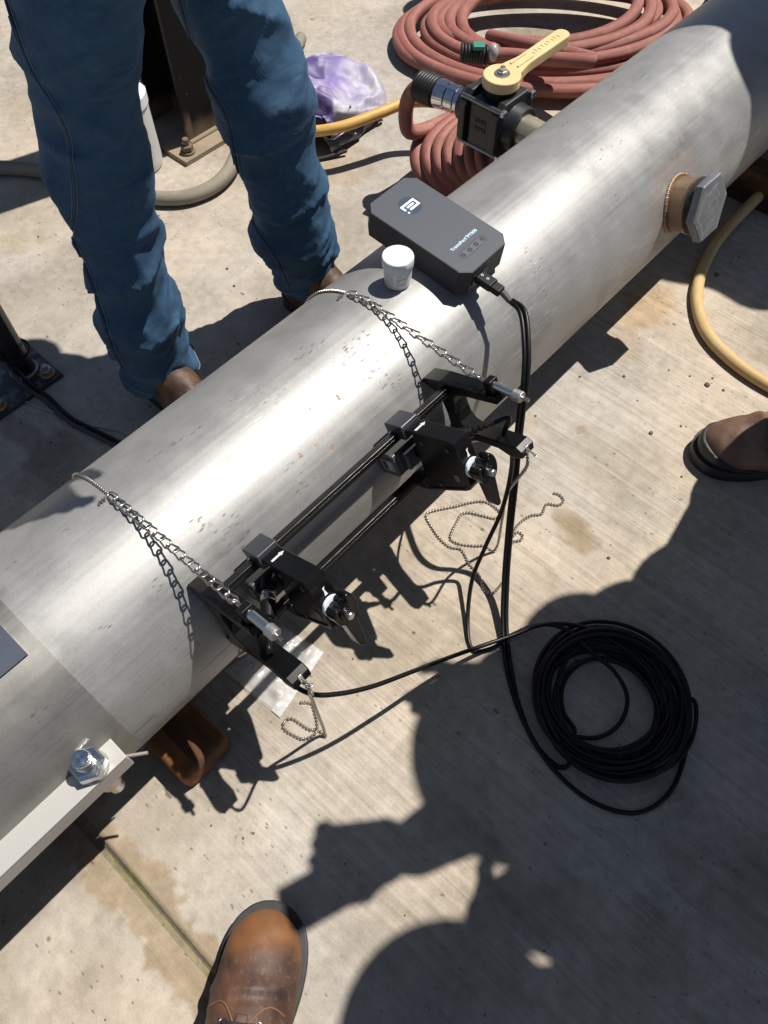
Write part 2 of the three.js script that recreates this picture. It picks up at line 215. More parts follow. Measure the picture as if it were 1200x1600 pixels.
// ------------------------------------------------------------------ steel pipe
const PL0 = -1.5, PL1 = 3.0, MP0 = -0.3, MPL = 2.3, PW = 2048, PH = 1024;
const shell = (r, s0, s1, a0, a1, { t = 0.004, n = 96, ns = 1 } = {}) => { // bent sheet: outside, inside and edges; uv in pipe-map units
  const pos = [], uv = [], P = (s, a, r) => [s, r * Math.cos(a), r * Math.sin(a)], U = (s, a) => [(s - MP0) / MPL, a / (2 * Math.PI)], q = (A, B, C, E) => { for (const [p, w] of [A, B, C, A, C, E]) { pos.push(...p); uv.push(...w); } };
  const v = (s, a, r) => [P(s, a, r), U(s, a)];
  for (let i = 0; i < n; i++) { const b0 = mix(a0, a1, i / n), b1 = mix(a0, a1, (i + 1) / n);
    for (let k = 0; k < ns; k++) { const x0 = mix(s0, s1, k / ns), x1 = mix(s0, s1, (k + 1) / ns); q(v(x0, b0, r), v(x0, b1, r), v(x1, b1, r), v(x1, b0, r)); q(v(x0, b0, r - t), v(x1, b0, r - t), v(x1, b1, r - t), v(x0, b1, r - t)); }
    for (const [x, f] of [[s0, 0], [s1, 1]]) f ? q(v(x, b0, r), v(x, b1, r), v(x, b1, r - t), v(x, b0, r - t)) : q(v(x, b0, r), v(x, b0, r - t), v(x, b1, r - t), v(x, b1, r)); }
  if (a1 - a0 < 6.28) for (const [a, f] of [[a0, 0], [a1, 1]]) f ? q(v(s0, a, r), v(s0, a, r - t), v(s1, a, r - t), v(s1, a, r)) : q(v(s0, a, r), v(s1, a, r), v(s1, a, r - t), v(s0, a, r - t));
  const g = new THREE.BufferGeometry(); g.setAttribute('position', new THREE.Float32BufferAttribute(pos, 3)); g.setAttribute('uv', new THREE.Float32BufferAttribute(uv, 2)); return toCreasedNormals(g, 0.6);
};
const mapXY = (s, a) => [(s - MP0) / MPL * PW, ((a / (2 * Math.PI)) % 1 + 1) % 1 * PH];
const scuff = new Float32Array(PW * PH), rust = new Float32Array(PW * PH);
const dab = (buf, s, a, ls, la, k) => { const [x, y] = mapXY(s, a), rx = ls / MPL * PW, ry = la / (2 * Math.PI * R) * PH; for (let j = Math.floor(-ry - 1); j <= ry + 1; j++) for (let i = Math.floor(-rx - 1); i <= rx + 1; i++) { const X = Math.round(x) + i, Y = ((Math.round(y) + j) % PH + PH) % PH; if (X < 0 || X >= PW) continue; const e = clamp(1.3 - Math.hypot(i / (rx + 0.3), j / (ry + 0.3))) * k; buf[Y * PW + X] = Math.max(buf[Y * PW + X], e); } };
for (const [u, v, n, ss, sa] of [[275, 690, 9, 0.02, 0.004], [240, 715, 5, 0.02, 0.003], [300, 675, 5, 0.012, 0.003], [368, 622, 5, 0.008, 0.003], [355, 830, 26, 0.025, 0.02], [310, 820, 8, 0.01, 0.01], [390, 855, 8, 0.015, 0.01], [565, 545, 24, 0.03, 0.025], [590, 580, 22, 0.03, 0.025], [545, 560, 12, 0.02, 0.02], [490, 540, 10, 0.015, 0.01], [465, 555, 8, 0.02, 0.008], [610, 595, 8, 0.02, 0.01], [470, 740, 14, 0.02, 0.02], [420, 615, 8, 0.02, 0.02], [955, 138, 8, 0.015, 0.003], [880, 195, 7, 0.012, 0.003], [105, 827, 2, 0.004, 0.003], [20, 880, 3, 0.01, 0.006], [160, 980, 3, 0.006, 0.006], [243, 915, 4, 0.004, 0.01], [280, 1010, 8, 0.02, 0.02], [1068, 225, 5, 0.01, 0.01], [965, 310, 4, 0.01, 0.01], [850, 430, 12, 0.02, 0.03], [830, 415, 10, 0.02, 0.03], [1010, 180, 14, 0.05, 0.01], [940, 240, 16, 0.06, 0.01], [60, 1110, 4, 0.01, 0.01]])
  { const [s, a] = PS(u, v); for (let i = 0; i < n; i++) dab(scuff, s + rr(-1, 1) * ss, a + rr(-1, 1) * sa / R, rr(0.0004, 0.0045), rr(0.0002, 0.0008), rr(0.35, 1)); }
for (const [u, v, u2, v2] of [[315, 1048, 363, 1003], [210, 1146, 240, 1118], [1040, 390, 1062, 368], [1120, 305, 1165, 265], [1165, 265, 1195, 238]]) { for (let i = 0; i <= 60; i++) { const [s, a] = PS(mix(u, u2, i / 60), mix(v, v2, i / 60)); if (rnd() < 0.8) dab(scuff, s, a, 0.002, 0.0006, rr(0.6, 1)); } }
for (const [u, v, r] of [[527, 622, 3], [519, 700, 4], [470, 710, 2], [495, 697, 2], [540, 547, 2], [1064, 213, 5], [1067, 218, 4], [485, 640, 1.5], [560, 470, 1.5]]) { const [s, a] = PS(u, v); for (let i = 0; i < 6; i++) dab(rust, s + rr(-1, 1) * 0.002, a + rr(-1, 1) * 0.02, r * 0.0005, r * 0.0006, rr(0.4, 0.9)); }
const NOZ = { s: 1.222, a: 71 * Math.PI / 180 };
{ for (let i = 0; i < 500; i++) { const t = rr(0, 6.283), d = 0.066 + Math.abs(rr(-1, 1) * rr(0, 1)) * 0.032; dab(rust, NOZ.s + Math.cos(t) * d, NOZ.a + Math.sin(t) * d / R, rr(0.002, 0.007), rr(0.002, 0.007), rr(0.1, 0.42)); } }
const rghBuf = new Float32Array(PW * PH);
const pipeMap = tex(PW, PH, (i, j, o) => {
  const s = i / PW * MPL, c = j / PH * 2 * Math.PI * R, v = j / PH, k = j * PW + i, cl = (f) => { const x = sst(0.8, 1, v); return f(c) * (1 - x) + f(c - 2 * Math.PI * R) * x; };
  const st = cl((c) => fb(s * 5, c * 120, 3)), bl = cl((c) => fb(s * 3.2 + 3, c * 9, 5)), cloud = cl((c) => fb(s * 30, c * 26, 4)), fi = cl((c) => n2(s * 500, c * 500)), scr = cl((c) => sst(0.72, 0.8, n2(s * 18, c * 700)) * sst(0.5, 0.7, n2(s * 3 + 8, c * 14)));
  const sm = cl((c) => sst(0.6, 0.8, fb(s * 14 + 40, c * 16, 4)) * 0.05), sc2 = cl((c) => sst(0.8, 0.86, n2(s * 40 + c * 60, c * 900)) * sst(0.55, 0.75, n2(s * 9 + 3, c * 8 + 30))); let b = 0.31 + (bl - 0.5) * 0.07 + (st - 0.5) * 0.02 + (cloud - 0.5) * 0.07 + (fi - 0.5) * 0.035 - scr * 0.03 - sm + sc2 * 0.12;
  const sc = scuff[k] * 0.9, ru = rust[k]; o[0] = mix(mix(b, 0.3, ru), 0.05, sc); o[1] = mix(mix(b, 0.17, ru), 0.045, sc); o[2] = mix(mix(b * 0.995, 0.09, ru), 0.04, sc);
  rghBuf[k] = clamp(0.5 - 0.06 * sc2 + (bl - 0.5) * 0.1 + (cloud - 0.5) * 0.14 + (st - 0.5) * 0.05 + 0.3 * ru + 0.2 * sc);
}, true);
const pipeRgh = tex(PW, PH, (i, j, o) => { o[0] = o[1] = o[2] = rghBuf[j * PW + i]; }, false);
const pipeSteel = std(1, 1, 1, 1, 0.5, { map: pipeMap, roughnessMap: pipeRgh });
const sleeveSteel = std(0.86, 0.84, 0.8, 0.9, 0.66, { map: pipeMap, roughnessMap: pipeRgh });
const pipe = thing('steel_pipe', 'large dull stainless steel pipe lying across the concrete slab', 'pipe', { frame: 'pipe', o: [0.7, -R, 0] });
const pipeBody = part(pipe, 'pipe_wall', shell(R, PL0, PL1, 0, 2 * Math.PI, { t: 0.007, n: 192, ns: 4 }), pipeSteel);
{ // capped side branch, welded on towards the camera side
  const fr = (r, x = 0, y = 0) => V(NOZ.s + x, (r) * Math.cos(NOZ.a) + y * Math.sin(NOZ.a), r * Math.sin(NOZ.a) - y * Math.cos(NOZ.a)), rs = 0.046;
  const tan = tinted(128, [0.16, 0.08, 0.04], [0.42, 0.32, 0.22], (u, v) => fb(u * 5, v * 5, 4) * 1.5 - 0.25);
  const br = part(pipe, 'branch_stub', toCreasedNormals(alignY(new THREE.LatheGeometry([[rs - 0.005, -0.05], [rs, -0.05], [rs, 0.022], [rs + 0.0015, 0.025], [rs + 0.0015, 0.031], [rs - 0.005, 0.031], [rs - 0.005, -0.05]].map(([x, y]) => new THREE.Vector2(x, y)), 48), fr(R - 0.05 + 0.05 + 0.027 - 0.05), fr(R + 0.027)), 0.5), std(1, 1, 1, 0.4, 0.75, { map: tan }), pipe, 'heat tinted short branch stub');
  const ring = []; for (let i = 0; i < 90; i++) { const t = i / 90 * 6.2832, x = rs * Math.cos(t), y = rs * Math.sin(t), rad = Math.sqrt(R * R - y * y * 0.98); const p = fr(rad, x * 1.03, y * 1.03); ring.push(new THREE.SphereGeometry(0.0042 + 0.001 * rnd(), 7, 5).scale(1, 1, 1).translate(p.x, p.y, p.z)); }
  part(pipe, 'weld_bead', merge(ring), std(0.24, 0.16, 0.11, 0.5, 0.6), br);
  part(pipe, 'gasket', rod(fr(R + 0.0325), fr(R + 0.044), rs + 0.003), std(0.012, 0.012, 0.012, 0.7), br);
  const hx = toCreasedNormals(new THREE.LatheGeometry([[0, -0.0095], [0.056, -0.008], [0.058, -0.006], [0.058, 0.006], [0.056, 0.008], [0, 0.0095]].map(([x, y]) => new THREE.Vector2(x, y)), 6), 0.3).rotateY(0.5);
  { const p = hx.attributes.position; for (let i = 0; i < p.count; i++) { const k = 1 + 0.05 * (n3(p.getX(i) * 60, p.getY(i) * 60, p.getZ(i) * 60) - 0.5); p.setXYZ(i, p.getX(i) * k, p.getY(i), p.getZ(i) * k); } }
  part(pipe, 'blind_plate', alignY(hx, fr(R + 0.044), fr(R + 0.06)), std(1, 1, 1, 0.55, 0.5, { map: tinted(256, [0.1, 0.108, 0.125], [0.24, 0.255, 0.28], (u, v) => 0.6 * fb(u * 9, v * 9, 5) + 0.7 * sst(0.7, 0.8, n2(u * 14, v * 120))) }), br);
  // dark coupling further along the pipe
  const c = part(pipe, 'rubber_coupling', shell(R + 0.013, 1.86, 2.12, 0, 2 * Math.PI, { t: 0.012, n: 96 }), std(0.012, 0.012, 0.013, 0.6));
  for (const x of [1.89, 2.09]) part(pipe, 'band_clamp', shell(R + 0.0155, x - 0.008, x + 0.008, 0, 2 * Math.PI, { t: 0.002, n: 64 }), steel, c);
}
{ // wrap-round repair sleeve with lug bars and bolts
  const t = thing('repair_sleeve', 'stainless wrap around sleeve with pale lug bar and bolt on the pipe', 'pipe clamp', { frame: 'pipe', o: [-0.4, 0, R] });
  part(t, 'sleeve_sheet', shell(R + 0.0036, -0.9, -0.0205, -4.3, 1.66, { t: 0.0022, n: 150, ns: 2 }), sleeveSteel);
  part(t, 'bridge_plate', shell(R + 0.0072, -0.8, -0.0375, -1.2, 0.412, { t: 0.003, n: 60 }), std(0.42, 0.43, 0.45, 0.42, 0.9, { roughnessMap: patch }));
  const pale = std(0.44, 0.43, 0.41, 0.45, 0.3, { bumpMap: speck, bumpScale: 0.0001 });
  // bar geometry from its edge in the picture
  const [s1, a1] = PS(174, 1155, R + 0.003), y1 = (R + 0.003) * Math.cos(a1), z1 = (R + 0.003) * Math.sin(a1) - 0.002;
  const L = 0.62, xc = s1 - L / 2;
  part(t, 'lug_bar', merge([box(L, 0.006, 0.034, xc, y1, z1 + 0.015, 0.0015), box(L, 0.026, 0.005, xc, y1 - 0.0165, z1 + 0.0295, 0.0015)]), pale);
  const low = std(0.36, 0.34, 0.3, 0.5, 0.6);
  part(t, 'lower_lug', merge([box(L, 0.007, 0.026, xc, y1 - 0.062, z1 - 0.006, 0.0015), rod(V(s1 - 0.012, y1 - 0.03, z1 + 0.01), V(s1 + 0.018, y1 - 0.03, z1 + 0.034), 0.0022)]), low);
  for (let k = 0; k < 3; k++) {
    const bx_ = s1 - 0.034 - k * 0.2, bz = z1 + 0.013;
    const st = part(t, 'stud', rod(V(bx_, y1 - 0.09, bz), V(bx_, y1 + 0.047, bz), 0.0105), zinc);
    const th = []; for (let i = 0; i < 8; i++) th.push(new THREE.TorusGeometry(0.0106, 0.0008, 5, 24).rotateX(Math.PI / 2).translate(bx_, y1 + 0.022 + i * 0.0024, bz)); part(t, 'thread', merge(th), zinc, st);
    part(t, 'washer', rod(V(bx_, y1 + 0.003, bz), V(bx_, y1 + 0.0065, bz), 0.0195), std(0.42, 0.4, 0.36, 0.5, 0.8), st);
    part(t, 'nut', hexNut(V(bx_, y1 + 0.0065, bz), V(bx_, y1 + 0.0245, bz), 0.0205), zinc, st);
    part(t, 'spacer', rod(V(bx_, y1 - 0.058, bz), V(bx_, y1 - 0.003, bz), 0.0155), std(0.5, 0.46, 0.4, 0.35, 0.9), st);
  }
}
{ // rusty-brown block under the pipe
  const a = G(372, 1170, 0.03), b = G(300, 1238, 0.03), s0 = b.dot(D), s1 = a.dot(D), n0 = (a.dot(N) + b.dot(N)) / 2 + 0.012, h = AY - R - 0.0015;
  const wood = tinted(256, [0.02, 0.01, 0.006], [0.26, 0.1, 0.025], (u, v) => fb(u * 3, v * 26, 4) * 0.9 + 0.5 * sst(0.55, 0.7, fb(u * 9 + 4, v * 9, 4)) - 0.15);
  lone('wooden_block', 'orange brown weathered timber block wedged under the pipe', 'block', worldUV(box(s1 - s0, h, 0.5, 0, 0, 0, 0.012), (x, y, z) => [z * 2, x * 2 + y]).applyMatrix4(new THREE.Matrix4().makeBasis(D, UP, Q)).translate(...W((s0 + s1) / 2, n0 + 0.25, h / 2)), std(1, 1, 1, 0.85, 0, { map: wood, bumpMap: speck, bumpScale: 0.0006 }), W((s0 + s1) / 2, n0 + 0.25, 0).toArray());
  lone('wooden_block', 'weathered timber block under the pipe beyond the side branch', 'block', worldUV(box(0.1, h, 0.5, 0, 0, 0, 0.008), (x, y, z) => [z * 2, x * 2 + y]).applyMatrix4(new THREE.Matrix4().makeBasis(D, UP, Q)).translate(...W(1.75, AN, h / 2)), std(1, 1, 1, 0.85, 0, { map: wood }), W(1.75, AN, 0).toArray());
}
console.log('pipe');

// ------------------------------------------------------------------ ultrasonic clamp-on fixture
const RT = (r, t) => [r, t];
const anod = blackMetal;
{
  const t = thing('clamping_fixture', 'black two rail clamping fixture strapped to the side of the pipe', 'clamp fixture', { frame: 'fix', o: [0.36, 0, R] });
  for (const y of [0.039, -0.039]) { const rl = part(t, 'rail', box(0.452, 0.0125, 0.0125, 0.362, y, 0.196, 0.0018), anod); part(t, 'rail_slot', box(0.45, 0.0035, 0.001, 0.362, y, 0.2027, 0.0003), blackGloss, rl); }
  const C = [[0.152, 0.049], [0.158, 0.0535], [0.19, 0.0535], [0.284, 0.043], [0.287, 0.034], [0.232, 0.036], [0.215, 0.034], [0.207, 0.028], [0.2035, 0.018], [0.202, 0], [0.2035, -0.014], [0.209, -0.023], [0.22, -0.028], [0.27, -0.0325], [0.296, -0.0355], [0.303, -0.042], [0.302, -0.053], [0.283, -0.0555], [0.262, -0.045], [0.225, -0.042], [0.2, -0.0475], [0.17, -0.0545], [0.158, -0.0545], [0.152, -0.05], [0.172, -0.038], [0.181, -0.02], [0.183, 0], [0.181, 0.02], [0.172, 0.037]];
  for (const x of [0.1495, 0.5765]) {
    const b = part(t, 'end_bracket', prof(C, 0.027, x, 0.0014), anod);
    part(t, 'lug_block', merge([box(0.017, 0.021, 0.013, x, 0.053, 0.2735, 0.002), box(0.026, 0.006, 0.008, x, 0.045, 0.268, 0.001)]), anod, b);
    const u = V(0, -0.26, 0.966), p = (k) => V(x, 0.0545, 0.277).addScaledVector(u, k);
    const br = part(t, 'tension_barrel', rod(p(-0.004), p(0.034), 0.0058), steel, b); 
    part(t, 'thumb_nut', rod(p(0.032), p(0.0455), 0.0078, 0.0078, 18), std(0.58, 0.57, 0.55, 0.45, 1, { bumpMap: speck, bumpScale: 0.0004 }), b);
    part(t, 'hook_bolt', merge([rod(p(-0.02), p(0.056), 0.0024), new THREE.TorusGeometry(0.0058, 0.0015, 8, 24).rotateY(Math.PI / 2).rotateZ(0.6).translate(...p(-0.0255))]), std(0.62, 0.52, 0.48, 0.25, 1), b);
    part(t, 'bead_slot', box(0.006, 0.012, 0.009, x, -0.046, 0.299, 0.001), steel, b);
    part(t, 'clip_lever', merge([rod(V(x - 0.002, -0.04, 0.299), V(x + 0.003, -0.056, 0.31), 0.0015), box(0.005, 0.0014, 0.004, x + 0.003, -0.057, 0.311, 0.0005)]), steel, b);
  }
}
const knobShape = () => { // one-arm clamp knob seen along its screw: (along pipe, tangent)
  const s = new THREE.Shape(); s.moveTo(-0.0075, -0.0145); s.lineTo(-0.0052, -0.05); s.quadraticCurveTo(-0.0035, -0.0575, 0.0015, -0.0575); s.quadraticCurveTo(0.0055, -0.0565, 0.0052, -0.051); s.lineTo(0.0095, -0.0165);
  s.quadraticCurveTo(0.0195, -0.01, 0.0195, 0.003); s.quadraticCurveTo(0.0195, 0.014, 0.0125, 0.019); s.quadraticCurveTo(0.008, 0.0205, 0.006, 0.0165); s.quadraticCurveTo(0.0095, 0.0095, 0.002, 0.0088); s.quadraticCurveTo(-0.004, 0.009, -0.0085, 0.0115); s.quadraticCurveTo(-0.0145, 0.012, -0.0155, 0.004); s.quadraticCurveTo(-0.0155, -0.009, -0.0075, -0.0145); return s;
};
const YOKE = [[0.186, 0.0505], [0.294, 0.0505], [0.3015, 0.0475], [0.3045, 0.04], [0.3045, -0.019], [0.3015, -0.026], [0.293, -0.0305], [0.215, -0.0535], [0.188, -0.0535], [0.188, -0.0485], [0.214, -0.0485], [0.291, -0.0258], [0.2975, -0.021], [0.2995, -0.016], [0.2995, 0.037], [0.2975, 0.0425], [0.292, 0.0455], [0.186, 0.0455]];
const prints = canvasTex(64, 128, (c, w, h) => { c.fillStyle = '#8d9296'; c.fillRect(0, 0, w, h); c.fillStyle = '#2b2f63'; c.fillRect(8, 12, 20, 104); c.fillStyle = '#e8e8ea'; for (let i = 0; i < 7; i++) c.fillRect(36, 14 + i * 15, 8 + (i * 7) % 14, 5); });
for (const [x, dir, lab] of [[0.2245, -1, 'black transducer yoke nearest the repair sleeve, its plug pointing to the sleeve'], [0.4775, 1, 'black transducer yoke nearest the side branch, its plug pointing to the branch']]) {
  const t = thing('transducer_yoke', lab, 'transducer', { frame: 'fix', o: [x, 0, 0.19], group: 'transducer yokes on the rails' });
  const y = part(t, 'yoke_strap', prof(YOKE, 0.027, x, 0.0012), anod);
  { const a = new THREE.Shape([[-0.002, -0.009], [0.002, -0.009], [0.002, 0.004], [0.0042, 0.004], [0, 0.0105], [-0.0042, 0.004], [-0.002, 0.004]].map((p) => new THREE.Vector2(...p))); part(t, 'arrow_mark', new THREE.ShapeGeometry(a).rotateX(-Math.PI / 2).rotateY(-Math.PI / 2).translate(x, 0.0508, 0.232), std(0.7, 0.7, 0.7, 0.5), y); }
  { const a = new THREE.Shape([[-0.002, -0.006], [0.0025, -0.006], [0.001, 0.002], [0.003, 0.006], [-0.001, 0.005], [-0.0005, 0]].map((p) => new THREE.Vector2(...p))); part(t, 'arrow_mark', new THREE.ShapeGeometry(a).translate(x + 0.001, 0.026, 0.3048), std(0.75, 0.75, 0.75, 0.5), y); }
  part(t, 'rail_clip', merge([box(0.032, 0.022, 0.034, x - 0.001, 0.046, 0.198, 0.002)]), phys(0.045, 0.047, 0.06, 0.3, 0.2));
  part(t, 'rail_clip', box(0.028, 0.02, 0.026, x, -0.044, 0.2, 0.002), anod);
  for (const [yy, zz] of [[0.034, 0.285], [0.034, 0.24], [-0.034, 0.245]]) part(t, 'plate_screw', rod(V(x - 0.0138, yy, zz), V(x - 0.0115, yy, zz), 0.0032, 0.0032, 12), std(0.1, 0.1, 0.1, 0.35, 0.8), y);
  part(t, 'clip_screw', new THREE.SphereGeometry(0.0038, 12, 8).translate(x - 0.017, 0.042, 0.19), steel);
  part(t, 'side_plate', merge([prof([[0.205, 0.0455], [0.292, 0.0455], [0.2, 0.012]], 0.003, x + 0.011, 0.0005), prof([[0.215, -0.048], [0.291, -0.0265], [0.2995, -0.016], [0.2995, 0.012], [0.285, -0.006]], 0.003, x + 0.011, 0.0005), prof([[0.226, 0.0455], [0.292, 0.0455], [0.2995, 0.037], [0.2995, -0.016], [0.291, -0.0265], [0.216, -0.048]], 0.003, x - 0.0105, 0.0005)]), anod);
  part(t, 'side_window', box(0.0012, 0.011, 0.009, x - 0.0125, -0.012, 0.284, 0.0004), std(0.12, 0.125, 0.13, 0.4));
  const bx0 = dir < 0 ? x - 0.012 : x - 0.013;
  const tr = part(t, 'transducer_block', merge([box(0.05, 0.036, 0.034, bx0, 0.001, 0.181, 0.003), box(0.03, 0.026, 0.012, bx0 + 0.004, 0.001, 0.203, 0.002)]), phys(0.055, 0.055, 0.053, 0.36, 0));
  part(t, 'data_plate', worldUV(new THREE.PlaneGeometry(0.024, 0.018).rotateY(-Math.PI / 2).translate(bx0 - 0.0253, 0.001, 0.183), (X, Y, Z) => [(Z - 0.171) / 0.024, (Y + 0.008) / 0.018]), std(1, 1, 1, 0.5, 0.2, { map: prints }), tr);
  part(t, 'screw', merge([rod(V(x, 0.004, 0.206), V(x, 0.004, 0.33), 0.0042), rod(V(x, 0.004, 0.204), V(x, 0.004, 0.222), 0.009)]), blackGloss);
  part(t, 'washer', rod(V(x, 0.004, 0.3048), V(x, 0.004, 0.3095), 0.0135, 0.0135, 32), phys(0.7, 0.77, 0.83, 0.35, 0));
  const kn = part(t, 'clamp_knob', merge([ext(knobShape(), 0.017, 0.0022, 3).translate(x + 0.001, 0.003, 0.3215), rod(V(x, 0.004, 0.309), V(x, 0.004, 0.333), 0.0085)]), blackGloss);
  part(t, 'screw_tip', rod(V(x, 0.004, 0.33), V(x, 0.004, 0.3415), 0.0046), steel, kn);
  // plug, angled out from the block
  const a = dir < 0 ? V(bx0 - 0.006, 0.006, 0.2) : V(x + 0.012, 0.014, 0.236), u = (dir < 0 ? V(-0.66, -0.24, 0.71) : V(0.8, -0.02, 0.6)).normalize(), p = (k) => a.clone().addScaledVector(u, k);
  const cn = part(t, 'plug', merge([rod(p(-0.008), p(0.012), 0.0118), rod(p(0.026), p(0.049), 0.0096, 0.0086), rod(p(0.049), p(0.056), 0.0058), rod(p(0.0575), p(0.063), 0.0052), rod(p(0.0645), p(0.07), 0.0046), rod(p(0.049), p(0.078), 0.0034)]), rubber);
  part(t, 'plug_collar', merge([rod(p(0.012), p(0.0175), 0.0088), rod(p(0.018), p(0.0265), 0.0098)]), std(0.55, 0.53, 0.5, 0.3, 1), cn);
  t.userData.end = toWorld('fix', ...p(0.078)).toArray();
  if (dir > 0) globalThis.endU = t.userData.end; else globalThis.endL = t.userData.end; delete t.userData.end;
}

// ------------------------------------------------------------------ strap chains round the pipe
const linkGeo = (() => { // tapered wire link, 12 mm long, along x
  const p = [[-0.0062, 0.0], [-0.005, 0.0026], [0, 0.0034], [0.0048, 0.0042], [0.0068, 0.0026], [0.0072, 0], [0.0068, -0.0026], [0.0048, -0.0042], [0, -0.0034], [-0.005, -0.0026]].map(([x, z], i) => V(x, x * 0.16, z));
  return new THREE.TubeGeometry(curve(p.map((q) => q.multiplyScalar(1.22)), true), 26, 0.0013, 6, true); })();
for (const [s0, s1, lab, aEnd] of [[0.1455, 0.1495, 'steel link chain strapped over the pipe close to the repair sleeve', 0.09], [0.588, 0.5765, 'steel link chain strapped over the pipe beside the white jar', -0.1]]) {
  const t = thing('strap_chain', lab, 'chain', { frame: 'pipe', o: [s0, R, 0], group: 'strap chains round the pipe' });
  // eye of the hook bolt, in the pipe frame
  const e = inFrame('pipe', toWorld('fix', s1, 0.0545 + 0.26 * 0.027, 0.277 - 0.966 * 0.027)), re = Math.hypot(e.y, e.z), rc = R + 0.0032, aT = Math.atan2(e.z, e.y) - Math.acos(rc / re);
  const pts = []; const aB = aEnd - 0.28;
  for (let a = aB; a < aT; a += 0.03) pts.push(V(s0, rc * Math.cos(a), rc * Math.sin(a)));
  const tp = V(s0, rc * Math.cos(aT), rc * Math.sin(aT)); for (let k = 0; k <= 12; k++) pts.push(tp.clone().lerp(e, k / 12));
  const c = curve(pts), L = c.getLength(), sp = 0.0122, n = Math.floor(L / sp);
  for (let i = 0; i < n; i++) {
    const q = 1 - (i + 0.35) * sp / L, p = c.getPointAt(clamp(q)), tg = c.getTangentAt(clamp(q)), up = V(0, p.y, p.z).normalize(); up.addScaledVector(tg, -up.dot(tg)).normalize(); const sd = V().crossVectors(tg, up);
    const tw = (i % 2 ? 0.32 : -0.32) + 0.15 * (rnd() - 0.5), u2 = up.clone().multiplyScalar(Math.cos(tw)).addScaledVector(sd, Math.sin(tw)), s2 = V().crossVectors(tg, u2);
    const m = new THREE.Mesh(linkGeo, chainSteel); m.name = 'link'; m.castShadow = m.receiveShadow = true; m.quaternion.setFromRotationMatrix(new THREE.Matrix4().makeBasis(tg, u2, s2)); m.position.copy(p).addScaledVector(up, 0.0008).sub(t.org); t.add(m);
  }
  const bp = []; for (let a = aB + 0.02; a > -Math.PI * 2 + 2.0; a -= 0.06) bp.push(V(s0, (R + 0.0022) * Math.cos(a), (R + 0.0022) * Math.sin(a)));
  bp.push(inFrame('pipe', toWorld('fix', s1, -0.052, 0.215)), inFrame('pipe', toWorld('fix', s1, -0.048, 0.298)));
  part(t, 'bead_strap', beads(bp, 0.0048, 0.0023), nickel);
  const sh = []; for (let k = 0; k < 3; k++) sh.push(rod(V(s0 - 0.006 - k * 0.004, rc * Math.cos(aB + 0.03), rc * Math.sin(aB + 0.03)), V(s0 - 0.009 - k * 0.004, rc * Math.cos(aB + 0.045), rc * Math.sin(aB + 0.045) + 0.002), 0.0014)); part(t, 'end_clip', merge(sh), chainSteel);
}

